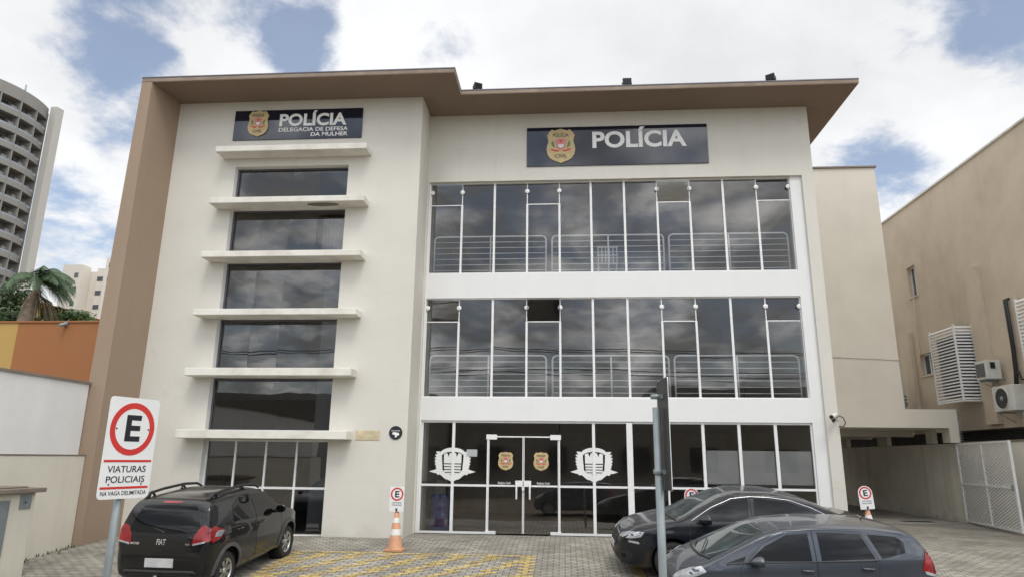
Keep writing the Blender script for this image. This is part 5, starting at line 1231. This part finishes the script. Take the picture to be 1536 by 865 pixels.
HOLES = [(-0.364, 0.746, 0.558, 3.0, 0.33), (-0.332, 0.778, 0.527, 2.3, 0.27), (-0.552, 0.663, 0.506, 3.6, 0.23), (-0.50, 0.68, 0.53, 3.0, 0.15), (0.53, 0.70, 0.475, 3.4, 0.26), (0.456, 0.725, 0.53, 3.0, 0.24), (0.384, 0.842, 0.380, 2.4, 0.22), (0.426, 0.829, 0.362, 2.4, 0.20), (0.44, 0.85, 0.32, 2.4, 0.2), (-0.588, 0.749, 0.305, 4.2, 0.27), (-0.534, 0.729, 0.429, 3.0, 0.2), (-0.140, 0.823, 0.551, 2.4, 0.16)]
for dx, dy, dz, wdeg, dep in HOLES:
    d = N(nt, 'ShaderNodeVectorMath', operation='DOT_PRODUCT'); L(tc.outputs['Generated'], d.inputs[0]); d.inputs[1].default_value = Vector((dx, dy, dz)).normalized()
    r = N(nt, 'ShaderNodeMapRange', interpolation_type='SMOOTHSTEP'); r.inputs[1].default_value = math.cos(R(wdeg * 1.9)); r.inputs[2].default_value = 1.; r.inputs[3].default_value = 0; r.inputs[4].default_value = dep
    L(d.outputs['Value'], r.inputs[0]); dens = MTH('SUBTRACT', dens, r.outputs[0])
# the sky opens up more on the street side
bk = N(nt, 'ShaderNodeMapRange'); bk.inputs[1].default_value = -.2; bk.inputs[2].default_value = -.7; bk.inputs[3].default_value = 0; bk.inputs[4].default_value = .30; L(sx.outputs[1], bk.inputs[0])
dens = MTH('SUBTRACT', dens, bk.outputs[0])
cr = N(nt, 'ShaderNodeMapRange', interpolation_type='SMOOTHSTEP'); cr.inputs[1].default_value = .34; cr.inputs[2].default_value = .66; cr.inputs[3].default_value = .19; cr.inputs[4].default_value = 1.; L(dens, cr.inputs[0])
sh = N(nt, 'ShaderNodeMapRange'); sh.inputs[1].default_value = .34; sh.inputs[2].default_value = .62; sh.inputs[3].default_value = 5.1; sh.inputs[4].default_value = 6.3; L(nC, sh.inputs[0])
ds = N(nt, 'ShaderNodeVectorMath', operation='DOT_PRODUCT'); L(tc.outputs['Generated'], ds.inputs[0]); ds.inputs[1].default_value = sd
gl_ = N(nt, 'ShaderNodeMapRange'); gl_.inputs[1].default_value = .25; gl_.inputs[2].default_value = 1.; gl_.inputs[3].default_value = 1.; gl_.inputs[4].default_value = 2.8; L(ds.outputs['Value'], gl_.inputs[0])
# heavier, darker-bellied clouds on the street side
nD = NOISE(3.4, 9, .55, (8.2, 4.4, 0), .2)
rD = N(nt, 'ShaderNodeMapRange', interpolation_type='SMOOTHSTEP'); rD.inputs[1].default_value = .40; rD.inputs[2].default_value = .62; rD.inputs[3].default_value = .42; rD.inputs[4].default_value = 1.5; L(nD, rD.inputs[0])
bk2 = N(nt, 'ShaderNodeMapRange'); bk2.inputs[1].default_value = -.1; bk2.inputs[2].default_value = -.5; L(sx.outputs[1], bk2.inputs[0])
dk = MTH('MULTIPLY_ADD', MTH('SUBTRACT', rD.outputs[0], 1.), bk2.outputs[0], 1.)
cb = MTH('MULTIPLY', MTH('MULTIPLY', sh.outputs[0], gl_.outputs[0]), dk)
cc = N(nt, 'ShaderNodeMix', data_type='RGBA', blend_type='MULTIPLY'); cc.inputs[0].default_value = 1; cc.inputs[6].default_value = (.975, .985, 1.0, 1); L(cb, cc.inputs[7])
mx = N(nt, 'ShaderNodeMix', data_type='RGBA'); L(cr.outputs[0], mx.inputs[0]); L(sky.outputs[0], mx.inputs[6]); L(cc.outputs[2], mx.inputs[7])
L(mx.outputs[2], bg.inputs[0])
sl = bpy.data.lights.new('sun', 'SUN'); sl.energy = 1.0; sl.angle = R(18); sl.color = (1., .95, .87)
so = bpy.data.objects.new('sun', sl); COL.objects.link(so); so.rotation_euler = (-sd).to_track_quat('-Z', 'Y').to_euler(); so.location = sd * 60

cam = bpy.data.cameras.new('camera'); cam.sensor_width = 36; cam.lens = 36 * 1019.03 / 1536; cam.clip_end = 2000; cam.clip_start = .05
co = bpy.data.objects.new('camera', cam); COL.objects.link(co)
p, y, r_ = .244729, .0773241, .0111459
fwd = Vector((-math.sin(y) * math.cos(p), math.cos(y) * math.cos(p), math.sin(p))); rt = Vector((math.cos(y), math.sin(y), 0)); up = rt.cross(fwd)
r2 = rt * math.cos(r_) + up * math.sin(r_); u2 = up * math.cos(r_) - rt * math.sin(r_)
co.matrix_world = Matrix(((r2.x, u2.x, -fwd.x, 0), (r2.y, u2.y, -fwd.y, -16.8), (r2.z, u2.z, -fwd.z, 1.7425), (0, 0, 0, 1)))
scene.camera = co
scene.render.engine = 'CYCLES'
scene.view_settings.view_transform = 'Standard'; scene.view_settings.look = 'None'; scene.view_settings.gamma = 1; scene.view_settings.use_curve_mapping = False
scene.view_settings.exposure = 0.12
